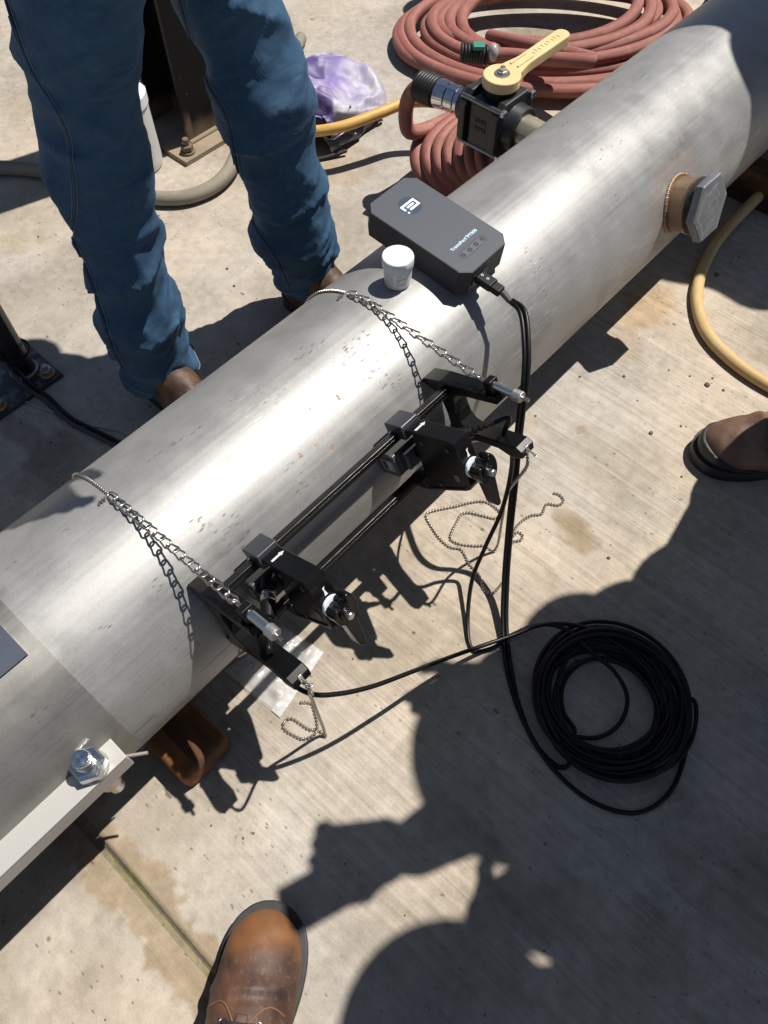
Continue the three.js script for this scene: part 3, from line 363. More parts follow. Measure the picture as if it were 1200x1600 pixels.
// ------------------------------------------------------------------ flow-meter box on the pipe
const BOX = { s: 0.7391, ph: 1.4672, a: 0.0352, yaw: 0.0307, L: 0.19, W: 0.106, T: 0.043 };
FRAMES.box = (() => { const nn = Q.clone().multiplyScalar(Math.cos(BOX.ph)).addScaledVector(UP, Math.sin(BOX.ph)), tt = N.clone().multiplyScalar(Math.sin(BOX.ph)).addScaledVector(UP, Math.cos(BOX.ph));
  const l = tt.clone().multiplyScalar(-Math.cos(BOX.yaw)).addScaledVector(D, Math.sin(BOX.yaw)), w = V().crossVectors(l, nn).negate(); // l: long axis towards the plug
  const c = AX.clone().addScaledVector(D, BOX.s).addScaledVector(nn, R + 0.0008).addScaledVector(tt, BOX.a); return new THREE.Matrix4().makeBasis(l, nn, V().crossVectors(l, nn)).setPosition(c); })();
{
  const t = thing('flow_meter_box', 'dark grey flow meter transmitter box lying across the pipe with a round badge', 'instrument', { frame: 'box' });
  const { L, W: w, T } = BOX, c = 0.014, oc = (L, w, c) => [[-L / 2 + c, -w / 2], [L / 2 - c, -w / 2], [L / 2, -w / 2 + c], [L / 2, w / 2 - c], [L / 2 - c, w / 2], [-L / 2 + c, w / 2], [-L / 2, w / 2 - c], [-L / 2, -w / 2 + c]];
  const dark = phys(0.026, 0.028, 0.033, 0.55, 0, { bumpMap: speck, bumpScale: 0.0001 });
  part(t, 'case', ext(oc(L, w, c), T - 0.0014, 0.0016, 2).rotateX(-Math.PI / 2).translate(0, (T - 0.0014) / 2, 0), dark);
  // lid with its print; texture x along the box, y towards +z
  const PX = 1024, PY = Math.round(PX * w / L);
  const print = canvasTex(PX, PY, (g, W_, H_) => {
    g.fillStyle = '#3f444d'; g.fillRect(0, 0, W_, H_);
    for (let i = 0; i < 9000; i++) { g.fillStyle = rnd() < 0.5 ? 'rgba(120,125,135,0.05)' : 'rgba(0,0,0,0.06)'; g.fillRect(rnd() * W_, rnd() * H_, 1 + rnd() * 2, 1 + rnd() * 2); }
    const K = PX / L;
    g.save(); g.translate(0.235 * L * K, 0.5 * H_); g.fillStyle = '#1b3048'; g.beginPath(); g.arc(0, 0, 0.0178 * K, 0, 7); g.fill();
    g.rotate(-Math.PI / 2); g.strokeStyle = '#e9eef4'; g.lineWidth = 0.0036 * K; g.lineJoin = 'miter'; const q = 0.0098 * K;
    const a = 0.0128 * K, b = 0.0058 * K; g.beginPath(); g.moveTo(-a, b * 0.55); g.lineTo(-a, -b); g.lineTo(a, -b); g.lineTo(a, b); g.lineTo(-a * 0.5, b); g.stroke(); g.beginPath(); g.moveTo(-a * 0.55, 0); g.lineTo(a * 0.6, 0); g.stroke(); g.fillStyle = '#e9eef4'; g.fillRect(-a - 0.0013 * K, b + 0.0008 * K, 0.0032 * K, 0.0032 * K); g.restore();
    g.save(); g.translate(0.752 * L * K, 0.5 * H_); g.rotate(-Math.PI / 2); g.fillStyle = '#b9d4ea'; g.textAlign = 'center'; g.textBaseline = 'middle'; g.font = 'bold ' + Math.round(0.0074 * K) + 'px sans-serif'; g.fillText('TransPort', -0.01 * K, 0); const tw = g.measureText('TransPort').width; g.fillText('PT900', 0.0205 * K, 0); g.font = Math.round(0.0046 * K) + 'px sans-serif'; g.fillText('®', -0.01 * K + tw / 2 + 0.0022 * K, -0.0022 * K); g.restore();
    g.save(); g.translate(0.845 * L * K, 0.5 * H_); g.rotate(-Math.PI / 2); g.strokeStyle = '#0c0d12'; g.lineWidth = 5; g.fillStyle = '#464b5b'; g.beginPath(); g.roundRect(-0.029 * K, -0.0065 * K, 0.058 * K, 0.013 * K, 0.0065 * K); g.fill(); g.stroke();
    for (let i = 0; i < 4; i++) { const x = (-0.0225 + i * 0.015) * K; g.fillStyle = '#10121c'; g.beginPath(); g.arc(x, 0, 0.0042 * K, 0, 7); g.fill(); g.strokeStyle = '#555c6c'; g.lineWidth = 2; g.beginPath(); g.arc(x, 0, 0.0016 * K, 0, 7); g.stroke(); } g.restore();
  });
  const lid = new THREE.ShapeGeometry(new THREE.Shape(oc(L - 0.003, w - 0.003, c - 0.0008).map((p) => new THREE.Vector2(...p)))).rotateX(-Math.PI / 2).translate(0, T - 0.0011, 0);
  part(t, 'printed_lid', worldUV(lid, (x, y, z) => [x / L + 0.5, 0.5 - z / w]), phys(1, 1, 1, 0.5, 0, { map: print, bumpMap: speck, bumpScale: 0.00008 }));
  const pl = part(t, 'plug', merge([box(0.03, 0.0125, 0.02, L / 2 + 0.013, T * 0.5, 0.02, 0.003), box(0.017, 0.011, 0.0165, L / 2 + 0.034, T * 0.5 - 0.001, 0.02, 0.003)]), rubber);
  part(t, 'socket', box(0.006, 0.02, 0.034, L / 2 - 0.0005, T * 0.5, 0.018, 0.002), blackGloss);
  part(t, 'dust_cap', rod(V(L / 2 + 0.002, 0.014, 0.01), V(L / 2 + 0.01, 0.011, 0.01), 0.006), rubber);
  part(t, 'strain_relief', merge([rod(V(L / 2 + 0.042, T * 0.5, 0.02), V(L / 2 + 0.06, T * 0.5 - 0.006, 0.021), 0.0048, 0.0042)]), std(0.06, 0.06, 0.06, 0.35), pl);
  part(t, 'plug_mark', merge([0, 1].map((i) => new THREE.RingGeometry(0.0012, 0.002, 16).rotateX(-Math.PI / 2).translate(L / 2 + 0.006 + i * 0.01, T * 0.5 + 0.0066, 0.02))), std(0.6, 0.62, 0.65, 0.4), pl);
}
const plugEnd = toWorld('box', BOX.L / 2 + 0.06, BOX.T * 0.5 - 0.006, 0.021);
{ // white jar
  const [s, a] = PS(621, 441), b = inFrame('world', AX.clone().addScaledVector(D, s).addScaledVector(UP, R * Math.cos(a)).addScaledVector(Q, R * Math.sin(a)));
  const t = thing('plastic_jar', 'small white plastic jar with a printed label standing on the pipe', 'jar', { o: b.toArray() });
  const LZ = (l, n = 40) => toCreasedNormals(new THREE.LatheGeometry(l.map(([x, y]) => new THREE.Vector2(x, y)), n), 0.5).translate(b.x, b.y, b.z);
  part(t, 'jar_body', LZ([[0, -0.0002], [0.0165, -0.0002], [0.0185, 0.0015], [0.0196, 0.006], [0.0202, 0.034], [0, 0.034]]), phys(0.62, 0.62, 0.62, 0.38, 0));
  part(t, 'jar_lid', LZ([[0.0205, 0.0325], [0.0222, 0.0325], [0.0227, 0.034], [0.0229, 0.046], [0.0222, 0.0478], [0.0212, 0.0485], [0, 0.0482]]), phys(0.58, 0.62, 0.66, 0.35, 0));
  const lab = canvasTex(512, 200, (c, w, h) => { c.fillStyle = '#dcdedf'; c.fillRect(0, 0, w, h); c.fillStyle = '#23357a'; c.font = 'bold 26px sans-serif'; c.fillText('C-1000', 60, 40); c.fillStyle = '#15171d'; for (let i = 0; i < 26; i++) if (i % 3) c.fillRect(60 + i * 7, 62, 4, 22); c.font = 'bold 22px sans-serif'; c.fillText('11950', 60, 112); c.fillStyle = '#3b3e46'; for (let j = 0; j < 4; j++) for (let i = 0; i < 14; i++) c.fillRect(60 + i * 14, 126 + j * 16, 5 + ((i * 7 + j * 3) % 7), 5); });
  const cy = new THREE.CylinderGeometry(0.0204, 0.0201, 0.023, 40, 1, true, -0.35, 2.2).translate(b.x, b.y + 0.0185, b.z); part(t, 'label', cy, phys(1, 1, 1, 0.4, 0, { map: lab }));
}
console.log('fixture');

// ------------------------------------------------------------------ cables and bead chains
const gp = (l, r) => l.map(([u, v, h]) => G(u, v, (h ?? 0) + r));
const CR = 0.0034, coilC = G(945, 1098);
function coil(turns, a0, dirn, r0, r1, y0, y1, jit, nper = 14) { const o = [], n = Math.round(turns * nper); for (let i = 0; i <= n; i++) { const k = i / n, a = a0 + dirn * k * turns * 2 * Math.PI, rad = mix(r0, r1, k) + jit * (n2(i * 0.21 + r0 * 900, 3) - 0.5) * 2; o.push(V(coilC.x + rad * 1.0 * Math.cos(a) + jit * (n2(k * turns * 0.9 + 40, r0 * 77) - 0.5) * 1.6, CR + mix(y0, y1, k) + 0.0015 * n2(i * 0.7, 9), coilC.z - rad * 0.98 * Math.sin(a) + jit * (n2(k * turns * 0.9, r0 * 99) - 0.5) * 1.6)); } return o; }
{
  const lead = [plugEnd, G(812, 487, 0.392), G(819, 540, 0.375), G(818, 590, 0.35), G(811, 645, 0.31), G(805, 700, 0.26), G(800, 760, 0.19), G(793, 830, 0.11), G(787, 910, 0.045), G(786, 990, 0.012), G(795, 1060, CR), G(822, 1135, CR), G(868, 1205, CR), G(930, 1255, CR), G(995, 1270, CR), G(1045, 1240, CR), G(1072, 1170, CR), G(1075, 1100, 0.008), G(1050, 1040, 0.014), G(1000, 1000, 0.02), G(940, 985, 0.026), G(880, 1005, 0.03)];
  const c = coil(3.2, 2.4, 1, 0.108, 0.1, 0.024, 0.03, 0.019);
  { const off = V(0.006, 0.002, -0.002), l2 = lead.slice(0, 11).map((p, i) => p.clone().addScaledVector(off, i ? 1 : 0.6)); l2.push(G(812, 1105, CR), G(838, 1165, CR), G(880, 1200, CR)); lone('instrument_cable', 'second black cable hanging beside the one from the flow meter box', 'cable', tube([...l2, ...coil(2.2, 4.1, 1, 0.101, 0.094, 0.012, 0.022, 0.006)], CR, { seg: 700 }), rubber, [coilC.x, 0, coilC.z], { group: 'black signal cables' }); }
  lone('instrument_cable', 'black cable dropping from the flow meter box into the coil', 'cable', tube([...lead, ...c], CR, { seg: 900 }), rubber, [coilC.x, 0, coilC.z], { group: 'black signal cables' });
}
{
  const e = V(...globalThis.endU), d = toWorld('fix', 0.8, -0.02, 0.6).sub(toWorld('fix', 0, 0, 0)).normalize();
  const lead = [e, e.clone().addScaledVector(d, 0.02), G(788, 680, 0.315), G(799, 705, 0.29), G(798, 740, 0.24), G(783, 800, 0.16), G(758, 855, 0.09), G(738, 905, 0.04), G(731, 960, 0.012), G(733, 1003, CR), G(741, 1017, CR), G(770, 1012, 0.006), G(800, 992, 0.012), G(845, 976, 0.018), G(885, 984, 0.026), G(925, 1020, 0.032), G(962, 1052, 0.03), G(980, 1090, 0.02), G(970, 1128, 0.01), G(935, 1152, 0.008), G(895, 1148, 0.006)];
  const c = coil(6.3, 3.75, -1, 0.074, 0.1, 0.001, 0.012, 0.014);
  lone('instrument_cable', 'black cable curving from the yoke by the side branch into the coil', 'cable', tube([...lead, ...c], CR, { seg: 1300 }), rubber, [coilC.x, 0, coilC.z], { group: 'black signal cables' });
}
{
  const e = V(...globalThis.endL), d = toWorld('fix', -0.66, -0.24, 0.71).sub(toWorld('fix', 0, 0, 0)).normalize();
  const lead = [e, e.clone().addScaledVector(d, 0.012), G(438, 1022, 0.27), G(447, 1050, 0.235), G(463, 1073, 0.215), G(490, 1085, 0.2), G(530, 1084, 0.18), G(580, 1073, 0.155), G(640, 1051, 0.115), G(700, 1028, 0.06), G(745, 1012, 0.03), G(800, 993, 0.02), G(850, 976, 0.022), G(905, 978, 0.026), G(960, 1003, 0.028), G(1010, 1045, 0.026), G(1040, 1100, 0.022)];
  const c = coil(7.6, 0, -1, 0.112, 0.083, 0.013, 0.02, 0.018);
  lone('instrument_cable', 'black cable looping from the yoke by the sleeve into the coil', 'cable', tube([...lead, ...c], CR, { seg: 1500 }), rubber, [coilC.x, 0, coilC.z], { group: 'black signal cables' });
}
{
  const BR = 0.0026, c8 = ([x, y]) => G(640 + x / 4.615, 740 + y / 4.615, BR);
  const path = [[605, 558], [540, 520], [480, 520], [360, 505], [295, 470], [300, 430], [340, 350], [380, 290], [430, 280], [520, 300], [620, 320], [655, 290], [610, 235], [540, 200], [450, 205], [330, 235], [150, 275], [120, 300], [170, 400], [230, 480], [300, 530], [370, 545], [430, 650], [500, 730], [540, 840], [590, 865], [650, 810], [710, 720], [715, 620], [710, 560], [750, 490], [800, 480], [815, 440], [780, 420], [740, 460], [760, 400], [800, 350], [880, 300], [950, 290], [990, 220], [1080, 225], [1110, 190], [1080, 150], [1045, 140]].map(c8);
  const hk = toWorld('fix', 0.5765, -0.05, 0.3);
  lone('bead_chain', 'bead chain hanging from the fixture end by the side branch, looped on the concrete', 'bead chain', beads([hk, hk.clone().add(V(0.004, -0.02, 0.006)), G(793, 770, 0.19), G(784, 815, 0.09), G(776, 855, 0.012), ...path], 0.0055, BR), nickel, [G(760, 850).x, 0, G(760, 850).z], { group: 'loose bead chains' });
  const c7 = ([x, y]) => G(400 + x / 7.5, 980 + y / 7.5, BR), h2 = toWorld('fix', 0.1495, -0.05, 0.3);
  const p2 = [[815, 1275], [740, 1212], [620, 1195], [520, 1130], [420, 1070], [350, 1090], [315, 1150], [340, 1200], [450, 1270], [550, 1310], [650, 1280], [710, 1220], [718, 1130], [690, 1000], [650, 890], [590, 880], [530, 880]].map(c7);
  lone('bead_chain', 'bead chain hanging from the fixture end by the sleeve down to a small loop', 'bead chain', beads([h2, h2.clone().add(V(0.01, -0.012, 0.01)), G(484, 1083, 0.22), G(495, 1112, 0.12), G(506, 1140, 0.02), ...p2], 0.0055, BR), nickel, [G(470, 1130).x, 0, G(470, 1130).z], { group: 'loose bead chains' });
}
{ // clear zip bag on the ground below the fixture
  const c = [G(352, 1050, 0), G(443, 980, 0), G(505, 1022, 0), G(438, 1122, 0)], t = thing('zip_bag', 'crumpled clear plastic zip bag lying on the concrete under the fixture', 'plastic bag', { o: [c[3].x, 0, c[3].z] });
  const film = phys(0.95, 0.95, 0.95, 0.18, 0, { transmission: 0.78, thickness: 0, ior: 1.45, specularIntensity: 1 });
  const sheet = (y0, amp, ph) => { const g = new THREE.PlaneGeometry(1, 1, 40, 40), p = g.attributes.position; for (let i = 0; i < p.count; i++) { const u = p.getX(i) + 0.5, v = p.getY(i) + 0.5, q = c[0].clone().lerp(c[1], u).lerp(c[3].clone().lerp(c[2], u), v), e = Math.min(u, 1 - u, v, 1 - v), f = Math.abs(n2(u * 5 + ph, v * 5) - 0.5) * 2; p.setXYZ(i, q.x + 0.004 * (n2(v * 4, ph) - 0.5), y0 + amp * sst(0, 0.2, e) * (0.3 + f) + 0.003 * n2(u * 14, v * 14 + ph), q.z + 0.004 * (n2(u * 4, ph + 9) - 0.5)); } g.computeVertexNormals(); return g; };
  part(t, 'lower_film', sheet(0.0012, 0.002, 3), film); part(t, 'upper_film', sheet(0.005, 0.016, 8), film);
  const zw = (a, b, y) => { const k = c[2].clone().lerp(c[1], a), l = c[3].clone().lerp(c[0], a), m = c[3].clone().lerp(c[0], b), o = c[2].clone().lerp(c[1], b); for (const q of [k, l, m, o]) q.y = y; const g = new THREE.BufferGeometry().setFromPoints([k, l, m, k, m, o]); g.computeVertexNormals(); return worldUV(g, (x, y, z) => [x, z]); };
  part(t, 'zip_strip', zw(0.0, 0.15, 0.0045), phys(0.85, 0.86, 0.88, 0.4, 0, { transmission: 0.6, thickness: 0 }));
}
console.log('cables');

// ------------------------------------------------------------------ ball valve, hoses, post, sack and other things beyond the pipe
const hoseTex = (c0, c1, st) => { const t = tinted(256, c0, c1, wrapN(1, (u, v) => fb(u * 6, v * 10, 4) * 0.9 + 0.25 * sst(0.6, 0.75, fb(u * 22, v * 9 + 5, 3)) - 0.1 + (st && Math.abs(((v * 3) % 1) - 0.5) < 0.09 ? 0.4 * n2(u * 9, v * 3) + 0.1 : 0))); t.repeat.set(2.2, 1 / 0.113); return t; };
const redHose = std(1, 1, 1, 0.72, 0, { map: hoseTex([0.19, 0.045, 0.034], [0.35, 0.17, 0.14], true), bumpMap: speck, bumpScale: 0.0004 });
const yellowHose = std(1, 1, 1, 0.5, 0, { map: hoseTex([0.5, 0.27, 0.055], [0.62, 0.4, 0.13]) });
const dustyYellow = std(1, 1, 1, 0.65, 0, { map: hoseTex([0.42, 0.27, 0.1], [0.6, 0.46, 0.24]) });
{
  const s = 1.246, y = 0.25, t = thing('ball_valve', 'black plastic ball valve with pale yellow lever on the far side of the pipe', 'valve', { o: W(s, 0.81, y).toArray() });
  const P = (n, dy = 0, ds = 0) => W(s + ds, n, y + dy), poly = std(0.016, 0.017, 0.019, 0.42, 0, { bumpMap: speck, bumpScale: 0.0003 }), M = new THREE.Matrix4().makeBasis(D, UP, Q);
  const put = (g, n, dy = 0, ds = 0) => { const p = P(n, dy, ds); return g.applyMatrix4(M).translate(p.x, p.y, p.z); };
  part(t, 'nipple', rod(P(0.69), P(0.77), 0.031), std(0.32, 0.29, 0.22, 0.6, 0.5, { roughnessMap: patch }));
  part(t, 'inlet_hub', rod(P(0.752), P(0.79), 0.042, 0.047), poly);
  const body = part(t, 'valve_body', merge([put(new RoundedBoxGeometry(0.098, 0.098, 0.07, 3, 0.012), 0.822), rod(P(0.822, 0.04), P(0.822, 0.066), 0.03), rod(P(0.855), P(0.9), 0.041, 0.034)]), poly);
  for (const n of [0.784, 0.864]) { const oc = 0.058, c = 0.022; part(t, 'end_flange', put(ext([[-oc + c, -oc], [oc - c, -oc], [oc, -oc + c], [oc, oc - c], [oc - c, oc], [-oc + c, oc], [-oc, oc - c], [-oc, -oc + c]], 0.017, 0.003, 2), n), poly); }
  for (const [a, b] of [[1, 1], [1, -1], [-1, 1], [-1, -1]]) { const bo = part(t, 'tie_bolt', rod(P(0.768, a * 0.046, b * 0.046), P(0.875, a * 0.046, b * 0.046), 0.0048), std(0.22, 0.22, 0.22, 0.35, 1)); part(t, 'nut', hexNut(P(0.768, a * 0.046, b * 0.046), P(0.776, a * 0.046, b * 0.046), 0.0085), zinc, bo); }
  part(t, 'raised_panel', merge([put(box(0.034, 0.03, 0.002, 0, 0, 0, 0.0008).rotateX(0), 0.8225, 0, 0), ...[-0.012, -0.004, 0.004, 0.012].map((k) => { const p = P(0.822 + k * 0.9, 0.012, -0.0495); return box(0.002, 0.008, 0.0042, 0, 0, 0, 0.0005).applyMatrix4(M).translate(p.x, p.y, p.z); }), ...[-0.012, -0.004, 0.004, 0.012].map((k) => { const p = P(0.822 + k * 0.9, -0.004, -0.0495); return box(0.002, 0.008, 0.0042, 0, 0, 0, 0.0005).applyMatrix4(M).translate(p.x, p.y, p.z); })]), poly, body);
  // lever: rounded hub tapering to a grip, along the pipe
  const sh = new THREE.Shape(); sh.absarc(0, 0, 0.037, 0.68, 2 * Math.PI - 0.68); sh.bezierCurveTo(0.05, -0.02, 0.055, -0.0165, 0.075, -0.016); sh.lineTo(0.196, -0.0165); sh.absarc(0.196, 0, 0.0165, -Math.PI / 2, Math.PI / 2); sh.lineTo(0.075, 0.016); sh.bezierCurveTo(0.06, 0.0165, 0.05, 0.02, 0.0288, 0.0233);
  const lv = phys(1, 1, 1, 0.42, 0, { map: tinted(128, [0.58, 0.43, 0.2], [0.68, 0.55, 0.31], wrapN(1, (u, v) => fb(u * 6, v * 6, 4) * 1.3 - 0.15)) });
  const lev = part(t, 'lever', worldUV(ext(sh, 0.021, 0.003, 3), (x, y, z) => [x * 6, y * 6 + z * 3]).rotateX(-Math.PI / 2).rotateY(0.0).applyMatrix4(new THREE.Matrix4().makeBasis(D, UP, Q)).translate(...P(0.818, 0.077).toArray()), lv);
  const hp = P(0.818, 0.0885); part(t, 'washer', rod(hp.clone().add(V(0, -0.004, 0)), hp.clone().add(V(0, 0.0015, 0)), 0.0155), steel, lev); part(t, 'lever_nut', merge([hexNut(hp, hp.clone().add(V(0, 0.007, 0)), 0.0095), rod(hp, hp.clone().add(V(0, 0.013, 0)), 0.0055)]), steel, lev);
  part(t, 'lever_rib', merge([0.0085, -0.0085].map((k) => { const p = W(s + 0.062, 0.818 + k, y + 0.0885); return box(0.05, 0.004, 0.004, 0, 0, 0, 0.001).applyMatrix4(M).translate(p.x, p.y, p.z); })), lv, lev);
  part(t, 'lever_lettering', merge([...Array(9)].map((_, i) => { const p = W(s + 0.1 + i * 0.0105, 0.818 + (i % 2 ? 0.0015 : -0.001), y + 0.0878); return box(0.0022 + (i % 3) * 0.0018, 0.0016, 0.008, 0, 0, 0, 0.0004).applyMatrix4(M).translate(p.x, p.y, p.z); })), lv, lev);
}
{
  const s = 1.246, y = 0.25, P = (n, dy = 0) => W(s - (n - 0.88) * 0.14, n, y + dy), t = thing('hose_coupling', 'shiny crimped hose coupling on the outlet of the ball valve', 'coupling', { o: P(0.93).toArray() });
  part(t, 'ferrule', merge([rod(P(0.895), P(0.915), 0.0245), rod(P(0.914), P(0.935), 0.0275), rod(P(0.936), P(0.962), 0.0275, 0.0285)]), std(0.68, 0.68, 0.7, 0.16, 1));
  const bl = []; for (let i = 0; i < 7; i++) bl.push(new THREE.TorusGeometry(0.0265, 0.0052, 8, 28).applyQuaternion(new THREE.Quaternion().setFromUnitVectors(V(0, 0, 1), N)).translate(...P(0.966 + i * 0.0062).toArray())); bl.push(rod(P(0.962), P(1.008), 0.0265)); part(t, 'taped_collar', merge(bl), std(0.012, 0.012, 0.013, 0.5));
}
{ // red hose: from the coupling down, a small coil by the pipe and a large coil behind
  const HR = 0.0162, l = [], s = 1.246;
  l.push(W(s - 0.017, 0.985, 0.25), W(s - 0.02, 1.012, 0.243), W(s - 0.022, 1.036, 0.2), W(s - 0.02, 1.03, 0.14));
  const O = V(0.335, 0, -1.655), ex = V(0.97, 0, 0.2).normalize(), ez = V(-ex.z, 0, ex.x);
  for (let i = 0; i < 7; i++) { const h = 0.05 + 0.012 * i; l.push(...[[716 + 13 * i, 180 + i, h + 0.05], [676 + 15 * i, 200 + i, h + 0.055], [652 + 17 * i, 232 - i, h + 0.04], [658 + 16 * i, 272 - 3 * i, h + 0.015], [692 + 13 * i, 304 - 4 * i, h * 0.6], [760 + 6 * i, 318 - 3 * i, h * 0.5], [850, 280, h * 0.5], [860, 215, h * 0.7], [800, 183, h + 0.01]].map(([u, v, y]) => G(u, v, y))); }
  lone('red_hose', 'dusty red rubber hose folded in tight bends beside the ball valve', 'hose', tube(l, HR, { seg: 900, rad: 14 }), redHose, [O.x, 0, O.z], { group: 'red rubber hoses' });
  const m = [], C = V(0.46, 0, -2.2);
  for (let i = 0; i <= 11 * 14; i++) { const k = i / 14, a = 3.9 - i / 14 * 2 * Math.PI, j = n2(k * 1.7 + 3, 1) - 0.5, rx = 0.42 - 0.016 * k + 0.09 * j, rz = 0.245 - 0.011 * k + 0.07 * (n2(k * 1.3, 7) - 0.5); m.push(V(C.x + rx * Math.cos(a) + 0.03 * (n2(k * 0.9, 12) - 0.5), HR + 0.01 + 0.0095 * k * (0.7 + 0.3 * Math.sin(a * 1 + 1)) + 0.012 * n2(i * 0.4, 4), C.z - rz * Math.sin(a))); }
  m.push(G(930, 95, 0.15), G(860, 92, 0.14), G(790, 86, 0.125), G(765, 86, 0.12));
  const t = thing('red_hose', 'long dusty red rubber hose in a large flat coil behind the pipe', 'hose', { o: [C.x, 0, C.z], group: 'red rubber hoses' });
  part(t, 'hose_wall', tube(m, HR, { seg: 1300, rad: 14 }), redHose);
  const a = G(760, 86, 0.12), b = G(722, 82, 0.115), tp = []; for (let i = 0; i < 9; i++) { const p = a.clone().lerp(b, i / 8); tp.push(new THREE.TorusGeometry(0.019, 0.004, 8, 20).rotateY(Math.PI / 2 + 0.15 * (rnd() - 0.5)).translate(p.x, p.y, p.z)); } tp.push(rod(a, b, 0.019));
  part(t, 'taped_end', merge(tp), std(0.015, 0.015, 0.015, 0.6)); { const p = G(748, 72, 0.14); part(t, 'green_tab', box(0.03, 0.012, 0.026, p.x, p.y, p.z, 0.004).rotateY(0), std(0.03, 0.2, 0.15, 0.5)); const q = G(771, 82, 0.135); part(t, 'plastic_scrap', new THREE.IcosahedronGeometry(0.021, 1).scale(0.6, 1, 0.9).translate(q.x, q.y, q.z), phys(0.5, 0.52, 0.53, 0.3, 0, { transmission: 0.4, thickness: 0 })); }
}
{ const r = 0.0125;
  lone('yellow_hose', 'bright yellow hose running from behind the post over the purple sack to the valve', 'hose', tube([G(235, -60, 0.05), G(262, 0, 0.05), G(285, 55, 0.045), G(305, 95, 0.04), G(345, 155, 0.05), G(410, 195, 0.07), G(470, 206, 0.085), G(530, 199, 0.1), G(590, 178, 0.11), G(640, 160, 0.115), G(690, 162, 0.11), G(740, 182, 0.09), G(790, 200, 0.07), G(850, 205, 0.05)], r, { seg: 220, rad: 14 }), yellowHose, [G(530, 199).x, 0, G(530, 199).z]);
  lone('yellow_hose', 'faded dusty yellow hose bending across the concrete near the brown boot', 'hose', tube([G(1290, 205, 0.05), G(1230, 265, 0.04), G(1170, 322, 0.03), G(1122, 375, 0.02), G(1096, 425, r), G(1089, 470, r), G(1104, 520, r), G(1145, 564, r), G(1205, 604, r), G(1290, 640, r)], r, { seg: 160, rad: 14 }), dustyYellow, [G(1104, 520).x, 0, G(1104, 520).z]);
  lone('grey_hose', 'dusty grey hose looping over the concrete behind the legs', 'hose', tube([G(-120, 262, 0.017), G(-40, 262, 0.017), G(40, 264, 0.017), G(110, 276, 0.017), G(180, 297, 0.017), G(240, 309, 0.017), G(290, 308, 0.018), G(330, 293, 0.02), G(356, 270, 0.022), G(372, 236, 0.024), G(392, 190, 0.02), G(440, 120, 0.017), G(470, 60, 0.017)], 0.0165, { seg: 160, rad: 14 }), std(1, 1, 1, 0.8, 0, { map: hoseTex([0.17, 0.155, 0.125], [0.28, 0.255, 0.2]) }), [G(290, 308).x, 0, G(290, 308).z]);
}
{ // H-section post on a base plate
  const c = W(1.055, 1.6, 0), t = thing('steel_post', 'black painted H section steel post bolted down behind the blue jeans', 'post', { o: [c.x, 0, c.z] });
  const hgt = 2.2, paint = tinted(256, [0.012, 0.012, 0.013], [0.02, 0.02, 0.021], (u, v) => fb(u * 20, v * 20, 4));
  const pm = tex(128, 1024, (i, j, o) => { const y = j / 1024 * hgt, u = i / 128, e = 0.05 + 0.08 * (fb(u * 5, y * 8, 4) - 0.4), dst = sst(e + 0.03, e - 0.03, y + 0.06 * (fb(u * 14, y * 30, 4) - 0.5)), sp = n2(u * 60, y * 120) > 0.985 ? 0.3 : 0; o[0] = mix(0.013, 0.17, dst) + sp; o[1] = mix(0.013, 0.13, dst) + sp; o[2] = mix(0.014, 0.085, dst) + sp; });
  const mat = phys(1, 1, 1, 0.5, 0, { map: pm, specularIntensity: 0.25 });
  const B = 0.075, f = 0.009, w = 0.006, H = [[-B, -B], [B, -B], [B, -B + f], [w, -B + f], [w, B - f], [B, B - f], [B, B], [-B, B], [-B, B - f], [-w, B - f], [-w, -B + f], [-B, -B + f]];
  const rot = new THREE.Matrix4().makeBasis(D, UP, Q);
  const beam = ext(H, hgt, 0.001).rotateX(-Math.PI / 2).translate(0, hgt / 2 + 0.012, 0); worldUV(beam, (x, y, z) => [x * 3 + z * 2.3, y / hgt]);
  part(t, 'column', beam.applyMatrix4(rot).translate(c.x, 0, c.z), mat);
  const dusty = std(1, 1, 1, 0.9, 0, { map: tinted(128, [0.2, 0.155, 0.105], [0.3, 0.245, 0.175], (u, v) => fb(u * 6, v * 6, 4) * 1.4 - 0.2) });
  const pl = part(t, 'base_plate', box(0.26, 0.012, 0.25, 0, 0.006, 0, 0.0015).applyMatrix4(rot).translate(c.x, 0, c.z), dusty);
  const wl = []; for (const z of [-B, B]) wl.push(rod(V(-B, 0.014, z + Math.sign(z) * 0.003), V(B, 0.014, z + Math.sign(z) * 0.003), 0.006)); part(t, 'weld', merge(wl).applyMatrix4(rot).translate(c.x, 0, c.z), dusty, pl);
  for (const [a, b] of [[-0.1, 0.098], [0.1, 0.098], [-0.1, -0.098], [0.1, -0.098]]) { const P = (y) => V(a, y, b); const m = part(t, 'anchor_bolt', merge([rod(P(0.01), P(0.048), 0.0075), hexNut(P(0.018), P(0.032), 0.015), rod(P(0.0125), P(0.0175), 0.018)]).applyMatrix4(rot).translate(c.x, 0, c.z), std(0.17, 0.13, 0.09, 0.7, 0.4)); }
}
